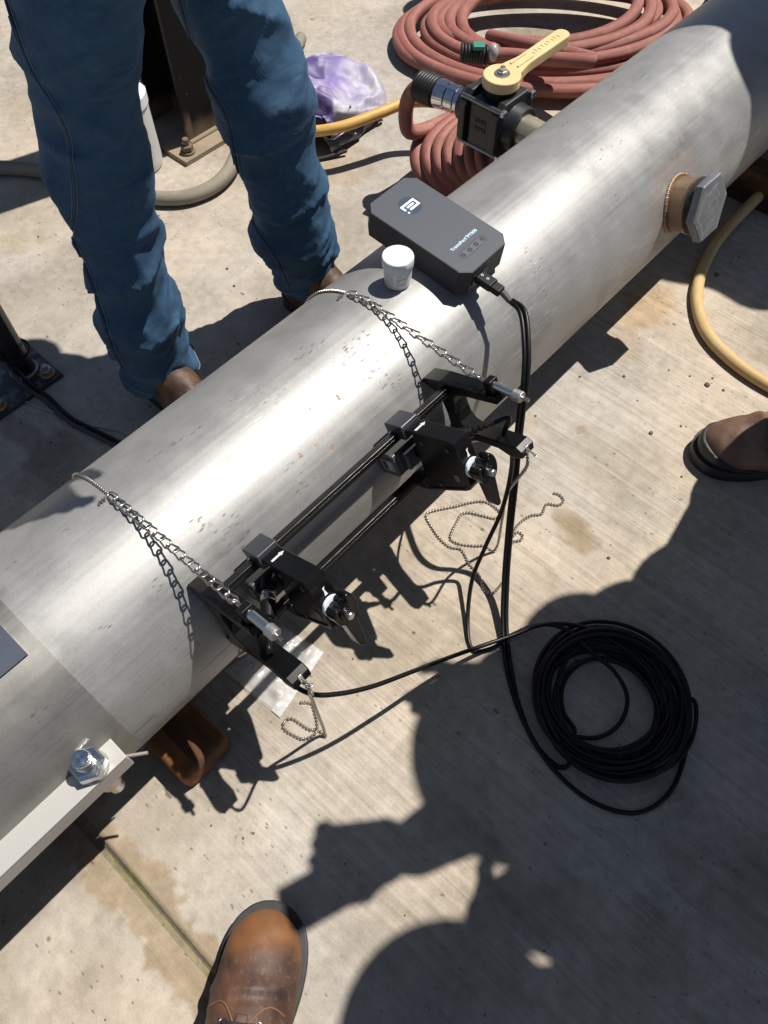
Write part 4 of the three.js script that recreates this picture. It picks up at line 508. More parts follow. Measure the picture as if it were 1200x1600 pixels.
{ // white can by the post
  const c = G(214, 256, 0), t = thing('white_canister', 'white plastic canister with rounded shoulders standing beside the black post', 'canister', { o: [c.x, 0, c.z] }), LZ = (l) => toCreasedNormals(new THREE.LatheGeometry(l.map(([x, y]) => new THREE.Vector2(x, y)), 40), 0.6).translate(c.x, 0, c.z);
  part(t, 'can_body', LZ([[0, 0], [0.058, 0], [0.063, 0.004], [0.064, 0.02], [0.064, 0.158], [0, 0.158]]), std(1, 1, 1, 0.5, 0, { map: tinted(128, [0.34, 0.33, 0.32], [0.6, 0.6, 0.6], (u, v) => sst(0.3, 0.6, fb(u * 9, v * 9, 4))) }));
  part(t, 'can_lid', LZ([[0.064, 0.15], [0.067, 0.152], [0.067, 0.176], [0.058, 0.188], [0.04, 0.192], [0, 0.192]]), phys(0.72, 0.74, 0.77, 0.35, 0));
}
{ // small black post with base plate and cables at the left
  const c = G(38, 578, 0.01), t = thing('black_post', 'slim black tube post on a bolted square plate left of the jeans', 'post', { o: [c.x, 0, c.z] }), rot = new THREE.Matrix4().makeBasis(D, UP, Q), bp = c.clone().addScaledVector(N, 0.012).addScaledVector(D, -0.03);
  part(t, 'tube', rod(V(c.x, 0.008, c.z), V(c.x, 1.9, c.z), 0.0225), std(0.012, 0.012, 0.013, 0.35));
  const plm = std(1, 1, 1, 0.4, 0.2, { map: tinted(128, [0.03, 0.035, 0.042], [0.13, 0.14, 0.15], (u, v) => sst(0.45, 0.75, fb(u * 10, v * 10, 5))) });
  const pl = part(t, 'base_plate', box(0.15, 0.01, 0.15, 0, 0.005, 0, 0.001).applyMatrix4(rot).translate(bp.x, 0, bp.z), plm);
  part(t, 'weld', new THREE.TorusGeometry(0.0245, 0.004, 6, 30).rotateX(Math.PI / 2).translate(c.x, 0.012, c.z), std(0.3, 0.3, 0.3, 0.4, 0.6), pl);
  for (const [a, b] of [[0.055, -0.055], [-0.055, -0.055], [-0.055, 0.055], [0.055, 0.055]]) { const P = (y) => V(a, y, b), bo = part(t, 'anchor_bolt', merge([rod(P(0.008), P(0.034), 0.006), hexNut(P(0.014), P(0.025), 0.0115)]).applyMatrix4(rot).translate(bp.x, 0, bp.z), std(0.4, 0.4, 0.4, 0.4, 0.8)); part(t, 'washer', rod(P(0.01), P(0.014), 0.0145).applyMatrix4(rot).translate(bp.x, 0, bp.z), std(0.5, 0.24, 0.08, 0.6, 0.2), bo); }
  part(t, 'cable_tie', new THREE.TorusGeometry(0.027, 0.0022, 6, 30).rotateX(Math.PI / 2).scale(1.2, 1, 1.1).translate(c.x + 0.002, 0.07, c.z + 0.004), rubber);
  const wire = (off, r, m, lab) => lone('black_cable', lab, 'cable', tube([V(c.x - 0.03, 1.2, c.z + 0.045), V(c.x - 0.03, 0.5, c.z + 0.045), G(14, 560, 0.06).add(off), G(40, 594, 0.03).add(off), G(75, 620, r).add(off), G(110, 652, r).add(off), G(150, 673, r).add(off), G(195, 695, r).add(off), G(240, 715, r).add(off)], r, { seg: 120 }), m, [c.x, 0, c.z], { group: 'cables tied to the slim post' });
  wire(V(0, 0, 0), 0.0042, rubber, 'black cable running from the slim post under the pipe'); wire(V(-0.006, 0.002, 0.009), 0.004, std(0.03, 0.032, 0.036, 0.4), 'dull grey cable lying against the black cable by the slim post');
  lone('thin_wire', 'thin pale wire snaking over the shaded concrete beside the black cables', 'wire', tube([G(-30, 590, 0.02), G(0, 600, 0.008), G(22, 618, 0.003), G(55, 634, 0.003), G(88, 646, 0.003), G(104, 661, 0.003), G(125, 667, 0.003), G(155, 667, 0.004), G(185, 674, 0.003), G(225, 690, 0.003)], 0.0018, { seg: 120, rad: 8 }), std(0.35, 0.34, 0.3, 0.5), [G(88, 646).x, 0, G(88, 646).z]);
}
{ // purple and white sack, with its black flap in front
  const c = G(505, 172, 0.0), t = thing('purple_sack', 'purple and white woven sack with a ragged black flap lying behind the legs', 'sack', { o: [c.x, 0, c.z] });
  const g = new THREE.SphereGeometry(1, 72, 48), p = g.attributes.position, ax = V(0.93, 0, 0.2).normalize(), az = V(-ax.z, 0, ax.x);
  for (let i = 0; i < p.count; i++) { let x = p.getX(i), y = p.getY(i), z = p.getZ(i); const sx = Math.sign(x) * Math.pow(Math.abs(x), 0.75), sz = Math.sign(z) * Math.pow(Math.abs(z), 0.8), k = 1 - 0.45 * sst(0.35, 1, x) , nz = n3(x * 2.3 + 5, y * 2.3, z * 2.3) - 0.5, n_ = n3(x * 7, y * 7, z * 7 + 3) - 0.5; const yy = Math.max(0, (y * 0.055 + 0.045) * (1 + nz * 0.7) * (1 - 0.25 * sst(0.5, 1, x)) + n_ * 0.012); const q = c.clone().addScaledVector(ax, sx * 0.165).addScaledVector(az, sz * 0.125 * k * (1 + nz * 0.3)); p.setXYZ(i, q.x, yy, q.z); }
  g.computeVertexNormals(); worldUV(g, (x, y, z) => [(x - c.x) * 2.6 + 0.5, (z - c.z) * 3 + y * 3 + 0.5]);
  const cm = tex(256, 128, (i, j, o) => { const u = i / 256, v = j / 128, a = fb(u * 5 + 2, v * 4, 5), k = sst(0.3, 0.62, a), d = sst(0.6, 0.68, fb(u * 4 + 9, v * 4, 4)), m = 0.85 + 0.3 * n2(u * 40, v * 60); o[0] = mix(mix(0.2, 0.42, k), 0.09, d) * m; o[1] = mix(mix(0.16, 0.4, k), 0.06, d) * m; o[2] = mix(mix(0.36, 0.47, k), 0.2, d) * m; });
  const weave = grey(128, (u, v) => 0.5 + 0.25 * Math.sin(u * 6.283 * 32) + 0.25 * Math.sin(v * 6.283 * 32)); weave.repeat.set(6, 3);
  part(t, 'sack_body', g, std(1, 1, 1, 0.5, 0, { map: cm, bumpMap: weave, bumpScale: 0.0003 }));
  const flap = (uv, m, name, amp) => { const e = uv.map(([u, v]) => G(u, v, 0)), gg = new THREE.PlaneGeometry(1, 1, 30, 16), pp = gg.attributes.position; for (let i = 0; i < pp.count; i++) { const u = pp.getX(i) + 0.5, v = pp.getY(i) + 0.5, q = e[0].clone().lerp(e[1], u).lerp(e[3].clone().lerp(e[2], u), v), rg = 0.012 * (n2(u * 16, v * 3) - 0.5) * (v < 0.1 || v > 0.9 ? 1.5 : 0.6); pp.setXYZ(i, q.x + rg, 0.003 + amp * Math.abs(n2(u * 5 + 3, v * 3) - 0.35) * 1.6 + 0.01 * n2(u * 14, v * 8), q.z + rg); } gg.computeVertexNormals(); part(t, name, gg, m); };
  flap([[455, 232], [530, 248], [606, 190], [520, 205]], std(0.012, 0.01, 0.014, 0.32), 'black_flap', 0.05);
  flap([[470, 215], [530, 232], [560, 205], [500, 196]], std(0.12, 0.085, 0.16, 0.5), 'torn_flap', 0.07);
  part(t, 'draw_cord', tube([G(440, 250, 0.006), G(470, 252, 0.006), G(505, 247, 0.006), G(540, 236, 0.012)], 0.0045, { seg: 40 }), std(0.02, 0.018, 0.018, 0.7)); part(t, 'draw_cord', tube([G(440, 262, 0.006), G(470, 261, 0.006), G(498, 255, 0.006)], 0.0045, { seg: 30 }), std(0.02, 0.018, 0.018, 0.7));
}
{ // short bollard just beyond the frame, its shadow shows at the top
  const c = V(0.36, 0, -2.56); lone('pipe_bollard', 'short domed steel bollard behind the red hose coil', 'bollard', toCreasedNormals(new THREE.LatheGeometry([[0.06, 0], [0.06, 0.6], [0.052, 0.632], [0.03, 0.65], [0, 0.656]].map(([x, y]) => new THREE.Vector2(x, y)), 40), 0.6).translate(c.x, 0, c.z), std(0.5, 0.32, 0.05, 0.5), c.toArray());
}
console.log('beyond');

// ------------------------------------------------------------------ boots
const HW = [[0, 0], [0.006, 0.022], [0.03, 0.0375], [0.07, 0.0395], [0.11, 0.0405], [0.16, 0.048], [0.21, 0.056], [0.25, 0.0555], [0.28, 0.047], [0.298, 0.032], [0.307, 0.016], [0.31, 0]];
const soleShape = (gr = 0) => { const r = [], l = []; for (const [z, w] of HW) { const zz = 0.155 + (z - 0.155) * (1 + gr / 0.155), c = 0.006 * sst(0.1, 0.3, z); r.push(new THREE.Vector2(c + w + (w > 0 ? gr : 0), zz)); if (w > 0) l.push(new THREE.Vector2(c - w - gr, zz)); } const s = new THREE.Shape(); s.moveTo(r[0].x, r[0].y); s.splineThru(r.slice(1)); s.splineThru(l.reverse().concat([r[0]])); return s; };
const bootSDF = (() => { const b = bones([[V(0.003, 0.066, 0.185), V(0, 0.112, 0.08), 0.036, 0.05], [V(0, 0.1, 0.062), V(0, 0.24, 0.05), 0.053, 0.058]], 0.03), toe = ell([0.006, 0.036, 0.243], [0.0465, 0.041, 0.054]), ball = ell([0.004, 0.046, 0.195], [0.0495, 0.048, 0.08]), mid = ell([0.001, 0.05, 0.12], [0.042, 0.06, 0.08]), heel = ell([0, 0.06, 0.045], [0.0375, 0.065, 0.042]);
  return (x, y, z) => { let d = smin(smin(smin(b(x, y, z), ball(x, y, z), 0.03), smin(toe(x, y, z), mid(x, y, z), 0.03), 0.025), heel(x, y, z), 0.03); if (Math.abs(d) < 0.03) d -= 0.0022 * (n3(x * 42, y * 42, z * 75) - 0.5) + 0.0014 * (n3(x * 30 + 7, y * 60, z * 190) - 0.5) * sst(0.25, 0.21, z) + 0.0022 * Math.exp(-Math.pow((z - 0.212 - 0.12 * x) / 0.009, 2)) * (y > 0.06 ? 1 : 0) - 0.002 * Math.exp(-Math.pow((z - 0.2 - 0.1 * x) / 0.006, 2)) * (y > 0.06 ? 1 : 0); return Math.max(d, 0.022 - y, y - 0.225); }; })();
const bootUpper = worldUV(nets(bootSDF, [-0.075, 0.01, -0.01], [0.075, 0.24, 0.32], 0.0035), (x, y, z) => [(x + Math.sign(x) * Math.max(0, 0.07 - y) * 0.8 * sst(0, 0.03, Math.abs(x))) / 0.26 + 0.5, z / 0.33 + (z > 0.27 ? Math.max(0, 0.05 - y) * 1.5 : 0)]);
const bootTop = (x, z, f = bootSDF) => { let y = 0.2; for (let i = 0; i < 60; i++) { const d = f(x, y, z); if (d < 0.0004) break; y -= Math.max(0.0004, d * 0.7); } return V(x, y, z); };
const bootSole = (() => { const a = ext(soleShape(-0.0005), 0.018, 0.003, 2).rotateX(Math.PI / 2).translate(0, 0.009, 0), b = ext(soleShape(0.0002), 0.009, 0.002, 2).rotateX(Math.PI / 2).translate(0, 0.0225, 0); return merge([a, b]); })();
const bootRand = nets((x, y, z) => Math.max(bootSDF(x, y, z) - 0.0035, y - (0.034 + 0.018 * sst(0.23, 0.3, z)), 0.2 - z, 0.024 - y), [-0.075, 0.015, 0.15], [0.075, 0.08, 0.33], 0.0035);
const bootSeam = (() => { const l = []; for (let i = 0; i <= 16; i++) { const t = i / 16, x = mix(-0.042, -0.006, t), z = 0.187 + 0.012 * Math.sin(t * Math.PI) - 0.01 * t; l.push(bootTop(x, z).add(V(0, 0.0004, 0))); } const r = l.map((p) => V(-p.x + 0.006, 0, p.z)).map((p) => bootTop(p.x, p.z).add(V(0, 0.0004, 0))); return merge([tube(l, 0.0011, { seg: 50, rad: 5 }), tube(r, 0.0011, { seg: 50, rad: 5 })]); })();
const eyeSpots = [0.176, 0.155, 0.134].flatMap((z) => [-1, 1].map((k) => [k * 0.021 + 0.003, z]));
const bootEyelets = merge(eyeSpots.map(([x, z]) => { const p = bootTop(x, z); return new THREE.TorusGeometry(0.0042, 0.0011, 6, 6).rotateX(-Math.PI / 2 + 0.5).rotateZ(-x * 18).translate(p.x, p.y + 0.0008, p.z); }));
const bootLaces = (() => { const over = (a, b) => { const o = []; for (let i = 0; i <= 8; i++) { const t = i / 8, p = bootTop(mix(a[0], b[0], t), mix(a[1], b[1], t)); p.y += 0.0032 + 0.003 * Math.sin(t * Math.PI); o.push(p); } return tube(o, 0.0021, { seg: 28, rad: 7 }); }, e = eyeSpots; return merge([over(e[0], e[1]), over(e[0], e[3]), over(e[1], e[2]), over(e[2], e[5]), over(e[3], e[4])]); })();
const bootTongue = nets((x, y, z) => Math.max(bootSDF(x, y, z) - 0.0012, Math.abs(x - 0.003) - 0.0085, z - 0.186, 0.06 - z, 0.05 - y), [-0.012, 0.05, 0.05], [0.018, 0.23, 0.2], 0.003);
const leather = (c0, c1, toe, k0) => tex(256, 512, (i, j, o) => { const u = i / 256, v = j / 512, z = v * 0.33, a = clamp(fb(u * 9 + k0, v * 10, 5) * 1.7 - 0.35), st = (n2(u * 60 + k0, v * 40) - 0.5) * 0.3, scf = sst(0.78, 0.88, n2(u * 80 + v * 60, v * 70 + k0)) * 0.2, e = 0.235 + 0.05 * (fb(u * 5, v * 9 + k0, 4) - 0.5), t = sst(e - 0.012, e + 0.03, z) * (0.55 + 0.6 * fb(u * 18, v * 22, 3)); for (let c = 0; c < 3; c++) o[c] = mix(mix(c0[c], c1[c], a) * (1 + st) + scf * 0.14, toe[c], clamp(t)); });
const leatherC = std(1, 1, 1, 0.6, 0, { map: leather([0.04, 0.022, 0.016], [0.12, 0.058, 0.037], [0.2, 0.085, 0.03], 1), bumpMap: speck, bumpScale: 0.0003 });
const leatherB = std(1, 1, 1, 0.55, 0, { map: leather([0.05, 0.028, 0.02], [0.22, 0.125, 0.086], [0.13, 0.075, 0.052], 6), bumpMap: speck, bumpScale: 0.0003 });
const leatherA = std(1, 1, 1, 0.6, 0, { map: leather([0.035, 0.02, 0.013], [0.11, 0.056, 0.03], [0.17, 0.095, 0.05], 3), bumpMap: speck, bumpScale: 0.0003 });
const soleRubber = std(0.016, 0.016, 0.017, 0.55, 0, { bumpMap: speck, bumpScale: 0.0006 });
const place = (m, name, mat, parent) => { const k = new THREE.Mesh(m, mat); k.name = name; k.castShadow = k.receiveShadow = true; parent.add(k); return k; };
function boot(person, heel, dir, mat, rand, side = 1, plain) { // heel: world point under the heel
  const b = place(bootUpper, 'boot', mat, person); b.position.copy(heel).sub(person.org); b.rotation.y = Math.atan2(dir.x, dir.z); b.scale.set(side * (plain ? 0.8 : 1), 1, plain ? 0.94 : 1);
  place(bootSole, 'boot_sole', soleRubber, b); place(bootSeam, 'stitching', std(0.2, 0.1, 0.05, 0.7), b); if (!plain) place(bootEyelets, 'eyelets', std(0.4, 0.36, 0.3, 0.35, 1), b); if (!plain) { place(bootLaces, 'laces', std(0.03, 0.02, 0.018, 0.7), b); place(bootTongue, 'tongue', mat, b); } if (rand) place(bootRand, 'toe_guard', soleRubber, b); return b;
}

// ------------------------------------------------------------------ people
const headGeo = (() => { const sk = ell([0, 0.03, -0.01], [0.077, 0.1, 0.097]), jaw = bones([[V(0, -0.03, 0.03), V(0, -0.085, 0.05), 0.052, 0.032], [V(0, -0.05, -0.02), V(0, -0.16, -0.045), 0.055, 0.058]], 0.03), nose = bones([[V(0, 0.025, 0.09), V(0, -0.012, 0.108), 0.008, 0.014]], 0.01), br = bones([[V(-0.03, 0.03, 0.078), V(0.03, 0.03, 0.078), 0.012, 0.012], [V(-0.018, -0.045, 0.082), V(0.018, -0.045, 0.082), 0.008, 0.008], [V(-0.012, -0.054, 0.08), V(0.012, -0.054, 0.08), 0.009, 0.009]], 0.01), ear = (x, y, z) => ell([0.079, 0.0, -0.01], [0.009, 0.03, 0.019])(Math.abs(x), y, z), soc = (x, y, z) => ell([0.031, 0.012, 0.095], [0.018, 0.012, 0.018])(Math.abs(x), y, z);
  return nets((x, y, z) => { let d = smin(sk(x, y, z), jaw(x, y, z), 0.04); d = smin(d, br(x, y, z), 0.014); d = -smin(-d, soc(x, y, z), 0.01); d = smin(d, nose(x, y, z), 0.012); return Math.min(d, ear(x, y, z)); }, [-0.1, -0.18, -0.12], [0.1, 0.14, 0.13], 0.006); })();
const handGeo = (() => { const L = [[V(-0.03, 0, 0.01), V(-0.03, 0, 0.085), 0.013, 0.012], [V(-0.01, 0, 0.0), V(-0.01, 0, 0.09), 0.015, 0.012], [V(0.01, 0, 0.0), V(0.011, 0, 0.088), 0.015, 0.012], [V(0.028, 0, 0.01), V(0.031, 0, 0.08), 0.013, 0.011]]; const f = [bones(L, 0.02)]; for (const [x, l, c] of [[-0.031, 0.072, 0.5], [-0.0105, 0.08, 0.55], [0.0115, 0.074, 0.6], [0.032, 0.058, 0.65]]) { const a = V(x, 0, 0.085), b = a.clone().add(V(0, -0.4 * l * Math.sin(c), 0.42 * l * Math.cos(c))), d = b.clone().add(V(0, -0.33 * l * Math.sin(c * 2), 0.33 * l * Math.cos(c * 2))), e = d.clone().add(V(0, -0.26 * l * Math.sin(c * 2.7), 0.26 * l * Math.cos(c * 2.7))); f.push(bones([[a, b, 0.0098, 0.009], [b, d, 0.009, 0.0084], [d, e, 0.0084, 0.0072]], 0.004)); } f.push(bones([[V(-0.03, -0.004, 0.02), V(-0.056, -0.012, 0.05), 0.014, 0.0105], [V(-0.056, -0.012, 0.05), V(-0.062, -0.02, 0.078), 0.0105, 0.0085]], 0.006), bones([[V(0, 0, -0.05), V(0, 0, 0.01), 0.026, 0.028]], 0.01)); return nets((x, y, z) => { let d = smin(f[0](x, y, z), f[6](x, y, z), 0.02); d = smin(d, f[5](x, y, z), 0.012); for (let i = 1; i < 5; i++) d = smin(d, f[i](x, y, z), 0.005); return d; }, [-0.085, -0.09, -0.06], [0.06, 0.04, 0.19], 0.0042); })();
const skin = std(0.4, 0.22, 0.15, 0.55), hairM = std(0.03, 0.02, 0.014, 0.8);
const look = (dir, up = UP) => { const z = dir.clone().normalize(), x = V().crossVectors(up, z).normalize(), y = V().crossVectors(z, x); return new THREE.Matrix4().makeBasis(x, y, z); };
const denimTex = tinted(256, [0.009, 0.034, 0.08], [0.04, 0.118, 0.215], wrapN(1, (u, v) => 0.55 * fb(u * 8, v * 8, 4) + 0.28 * n2(u * 128, v * 50) + 0.25 * n2(u * 60, v * 128) - 0.05)); denimTex.repeat.set(3.2, 3.2);
const denimBump = grey(256, wrapN(1, (u, v) => 0.5 + 0.3 * Math.sin((u * 96 + v * 48) * 6.283) * (0.6 + 0.4 * n2(u * 70, v * 70)) + 0.25 * (n2(u * 90, v * 90) - 0.5))); denimBump.repeat.set(3.2, 3.2);
const denim = phys(1, 1, 1, 0.85, 0, { map: denimTex, bumpMap: denimBump, bumpScale: 0.0006, sheen: 0.3, sheenRoughness: 0.6, sheenColor: RGB(0.05, 0.14, 0.32) });
const cotton = (r, g, b) => std(r, g, b, 0.9, 0, { bumpMap: denimBump, bumpScale: 0.0004 });
const FOLDS = [[0.46, 0.5, 0.018, 0.07], [0.4, -0.35, 0.013, 0.05], [0.33, 0.6, 0.012, 0.05], [0.25, -0.4, 0.011, 0.045], [0.19, 0.35, 0.011, 0.03], [0.155, -0.3, 0.01, 0.022], [0.13, 0.2, 0.009, 0.018], [0.62, 0.8, 0.009, 0.08]];
function jeansField(j, rad, wr) { const L = []; for (let i = 0; i < 2; i++) { const r = rad[i]; L.push([j.hip[i], j.knee[i], r[0], r[1]], [j.knee[i], j.ankle[i].clone().lerp(j.knee[i], 0.3), r[1], r[2]], [j.ankle[i].clone().lerp(j.knee[i], 0.3), j.ankle[i], r[2], r[3]]); } L.push([j.hip[0], j.hip[1], 0.115, 0.115], [j.hip[0].clone().lerp(j.hip[1], 0.5), j.pelvis, 0.13, 0.135]); const b = bones(L, 0.035);
  return (x, y, z) => { let d = b(x, y, z); if (wr && Math.abs(d) < 0.035) { const q = x * 0.7 - z * 0.7, e = Math.abs(n3(q * 9 + 3, y * 17 + q * 9, (x + z) * 7) - 0.5) * 2, e2 = Math.abs(n3(q * 19, y * 42 - q * 20, (x + z) * 15 + 7) - 0.5) * 2, low = sst(0.34, 0.1, y); for (const [y0, sl, am, wd] of FOLDS) { const tt = (y - y0 - sl * q - 0.03 * n3(q * 7, y0 * 50, (x + z) * 7)) / wd; d -= am * (tt > 0 ? Math.exp(-tt * 1.3) : Math.exp(tt * 7)) * sst(0.25, 0.6, n3(q * 6 + y0 * 31, 2, (x + z) * 6)); } if (y < 0.09) d -= 0.0022; const kn = Math.exp(-Math.pow((y - 0.47) / 0.09, 2)); d += wr * ((e - 0.4) * (0.7 + 0.6 * kn) + (e2 - 0.4) * (0.4 + 0.45 * low)) + 0.0016 * (Math.abs(n3(q * 45 + 9, y * 80 + q * 30, (x + z) * 34) - 0.5) * 2 - 0.4); } return d; }; }
function person(label, j, o) {
  const base = [(j.ankle[0].x + j.ankle[1].x) / 2, 0, (j.ankle[0].z + j.ankle[1].z) / 2], t = thing('person', label, 'person', { o: base });
  const B = []; for (let i = 0; i < 2; i++) B.push([j.hip[i], j.knee[i], 0.07, 0.05], [j.knee[i], j.ankle[i], 0.046, 0.036], [j.ankle[i], j.ankle[i].clone().addScaledVector(j.toe[i], 0.1).setY(0.06), 0.034, 0.03], [j.chest, j.sh[i], 0.08, 0.05], [j.sh[i], j.el[i], 0.043, 0.035], [j.el[i], j.wr[i], 0.035, 0.026]); B.push([j.hip[0], j.hip[1], 0.1, 0.1], [j.pelvis, j.chest, 0.11, 0.12], [j.chest, j.head.clone().add(V(0, -0.1, 0)), 0.07, 0.052]);
  const bb = (l, p) => { const a = new THREE.Box3().setFromPoints(l); return [[a.min.x - p, a.min.y - p, a.min.z - p], [a.max.x + p, a.max.y + p, a.max.z + p]]; };
  const all = [...j.hip, ...j.knee, ...j.ankle, ...j.sh, ...j.el, ...j.wr, j.head, j.chest, j.ankle[0].clone().addScaledVector(j.toe[0], 0.14), j.ankle[1].clone().addScaledVector(j.toe[1], 0.14)];
  const hd = headGeo.clone().applyMatrix4(look(j.face).setPosition(j.head)), hn = [0, 1].map((i) => handGeo.clone().scale(i ? 1 : -1, 1, 1).applyMatrix4(look(j.hand[i]).setPosition(j.wr[i].clone().addScaledVector(j.hand[i], 0.03))));
  if (hn[0].index) { const a = hn[0].index.array; for (let i = 0; i < a.length; i += 3) { const s = a[i]; a[i] = a[i + 1]; a[i + 1] = s; } hn[0].computeVertexNormals(); }
  part(t, 'body', merge([nets(bones(B, 0.04), ...bb(all, 0.16), 0.017), hd, ...hn]), skin);
  const jf = o.jf ?? jeansField(j, o.rad ?? [[0.095, 0.078, 0.074, 0.07], [0.095, 0.078, 0.074, 0.07]], 0);
  const hem = o.hem ?? 0.085, top = j.pelvis.y + 0.06;
  const jb = bb([...j.hip, ...j.knee, ...j.ankle, j.pelvis], 0.17); jb[0][1] = hem - 0.02; const jn = part(t, 'jeans', nets((x, y, z) => Math.max(jf(x, y, z), hem - y, y - top), ...jb, o.cell ?? 0.014), denim);
  const gi = o.girth ?? 0, S = bones([[j.pelvis.clone().add(V(0, -0.04, 0)), j.chest, 0.15 + gi, 0.15 + gi], [j.chest, j.chest.clone().lerp(j.head, 0.35), 0.1, 0.075], ...[0, 1].flatMap((i) => [[j.chest, j.sh[i], 0.1 + gi, 0.072 + gi * 0.5], [j.sh[i], j.el[i], 0.062 + gi * 0.5, 0.05 + gi * 0.5], [j.el[i], j.wr[i], 0.05 + gi * 0.5, 0.04]])], 0.05);
  part(t, 'shirt', nets((x, y, z) => Math.max(S(x, y, z) + 0.006 * (n3(x * 14, y * 14, z * 14) - 0.5), j.pelvis.y - 0.1 - y), ...bb([j.pelvis, j.chest, ...j.sh, ...j.el, ...j.wr, j.head], 0.21), 0.014), o.shirt);
  if (o.brim) part(t, 'hat_brim', new THREE.LatheGeometry([[0.07, 0.03], [0.1, 0.022], [o.brim - 0.004, 0.03], [o.brim, 0.033], [o.brim - 0.004, 0.036], [0.1, 0.027], [0.07, 0.036]].map(([x, y]) => new THREE.Vector2(x, y)), 48).translate(0, 0.03, 0).applyMatrix4(look(V(j.face.x, 0, j.face.z)).setPosition(j.head)), o.cap);
  part(t, 'cap', new THREE.SphereGeometry(1, 32, 12, 0, 6.2832, 0, 1.45).scale(0.088, 0.1, 0.108).translate(0, 0.045, -0.008).applyMatrix4(look(j.face).setPosition(j.head)), o.cap ?? hairM);
  for (let i = 0; i < 2; i++) boot(t, j.ankle[i].clone().addScaledVector(j.toe[i], -0.062).setY(0), j.toe[i], o.boot, o.rand, i ? 1 : -1, o.plain);
  return [t, jn, jf];
}
const UF = (x, z) => V(x, 0, z).normalize();
{ // person in blue jeans behind the pipe
  const aL = G(243, 566, 0.1), kL = G(152, 262, 0.49), hL0 = G(104, 0, 0.72), aR = G(476, 425, 0.1), kR = G(408, 140, 0.48), hR0 = G(364, 0, 0.6);
  const hL = kL.clone().addScaledVector(hL0.clone().sub(kL), 0.43 / 0.23).setY(0.92), hR = kR.clone().addScaledVector(hR0.clone().sub(kR), 0.44 / 0.12).setY(0.92), mid = hL.clone().lerp(hR, 0.5), sd = hR.clone().sub(hL).setY(0).normalize(); hL.copy(mid).addScaledVector(sd, -0.1); hR.copy(mid).addScaledVector(sd, 0.1);
  console.log('A', [aL, kL, hL, aR, kR, hR].map((p) => p.toArray().map((x) => x.toFixed(2)).join(',')).join(' | '));
  const fwd = Q.clone(), rt = N.clone().cross(UP).negate(); // rt points along the person's row of feet
  const ch = mid.clone().addScaledVector(fwd, 0.03).setY(1.38), P = (a, f, y) => mid.clone().addScaledVector(sd, a).addScaledVector(fwd, f).setY(y);
  const j = { hip: [hL, hR], knee: [kL, kR], ankle: [aL, aR], toe: [fwd.clone(), fwd.clone().add(V(0.2, 0, 0)).normalize()], pelvis: mid.clone().setY(0.98), chest: ch, head: P(0, 0.08, 1.66), face: V(fwd.x, -0.5, fwd.z), sh: [P(-0.2, 0.02, 1.42), P(0.2, 0.02, 1.42)], el: [P(-0.27, 0.02, 1.14), P(0.27, 0.02, 1.14)], wr: [P(-0.16, 0.2, 1.1), P(0.16, 0.2, 1.1)], hand: [V(0.3, -0.1, 0.9).normalize(), V(-0.1, -0.1, 0.9).normalize()] };
  const jf = jeansField(j, [[0.078, 0.062, 0.061, 0.061], [0.08, 0.066, 0.067, 0.057]], 0.015);
  const [t, jn] = person('person in dark blue jeans and brown boots standing behind the pipe', j, { jf, cell: 0.0055, hem: 0.074, plain: true, shirt: cotton(0.2, 0.22, 0.25), boot: leatherA });
  // seams: found on the denim along the lines seen in the photograph
  const march = (u, v) => { const r = ray(u, v).normalize(); let k = 0.3; for (let i = 0; i < 200; i++) { const d = jf(r.x * k, CAM_H + r.y * k, r.z * k); if (d < 0.0006) break; k += Math.max(0.0006, d * 0.5); if (k > 2.5) return null; } return r.multiplyScalar(k).add(V(0, CAM_H, 0)).addScaledVector(V(0, 1, 0.3), 0.0004); };
  const seam = (l, w) => { const c = new THREE.CatmullRomCurve3(l.map(([u, v]) => V(u, v, 0))), o = [[]]; for (let i = 0; i <= 90; i++) { const q = c.getPointAt(i / 90), p = march(q.x + w, q.y), e = o[o.length - 1]; if (!p) continue; if (e.length && p.distanceTo(e[e.length - 1]) > 0.026) o.push([p]); else e.push(p); } return o.filter((e) => e.length > 3); }, run = (l, w, r) => seam(l, w).map((e) => tube(e, r, { seg: e.length * 3, rad: 6 }));
  const l1 = [[-12, -60], [18, 40], [45, 110], [85, 175], [103, 215], [106, 250], [112, 290], [112, 340], [108, 365], [135, 430], [155, 490], [172, 545], [188, 575]], l2 = [[262, -60], [287, 40], [315, 120], [350, 185], [362, 240], [375, 300], [392, 350], [425, 400], [440, 430], [448, 452]];
  const thr = std(0.14, 0.17, 0.2, 0.8);
  for (const l of [l1, l2]) { part(t, 'seam', merge(run(l, 4, 0.0024)), denim, jn); part(t, 'thread', merge([...run(l, 0, 0.0008), ...run(l, 8, 0.0008)]), thr, jn); }
  for (const a of [aL, aR]) { const hem = []; for (let i = 0; i < 64; i++) { const th = i / 64 * 6.2832, y = 0.091; let q = 0.02; while (q < 0.12 && jf(a.x + q * Math.cos(th), y, a.z + q * Math.sin(th)) < 0) q += 0.0006; hem.push(V(a.x + q * Math.cos(th), y, a.z + q * Math.sin(th))); } part(t, 'hem_stitching', tube(hem, 0.0011, { closed: true, seg: 200, rad: 5 }), thr, jn); }
}
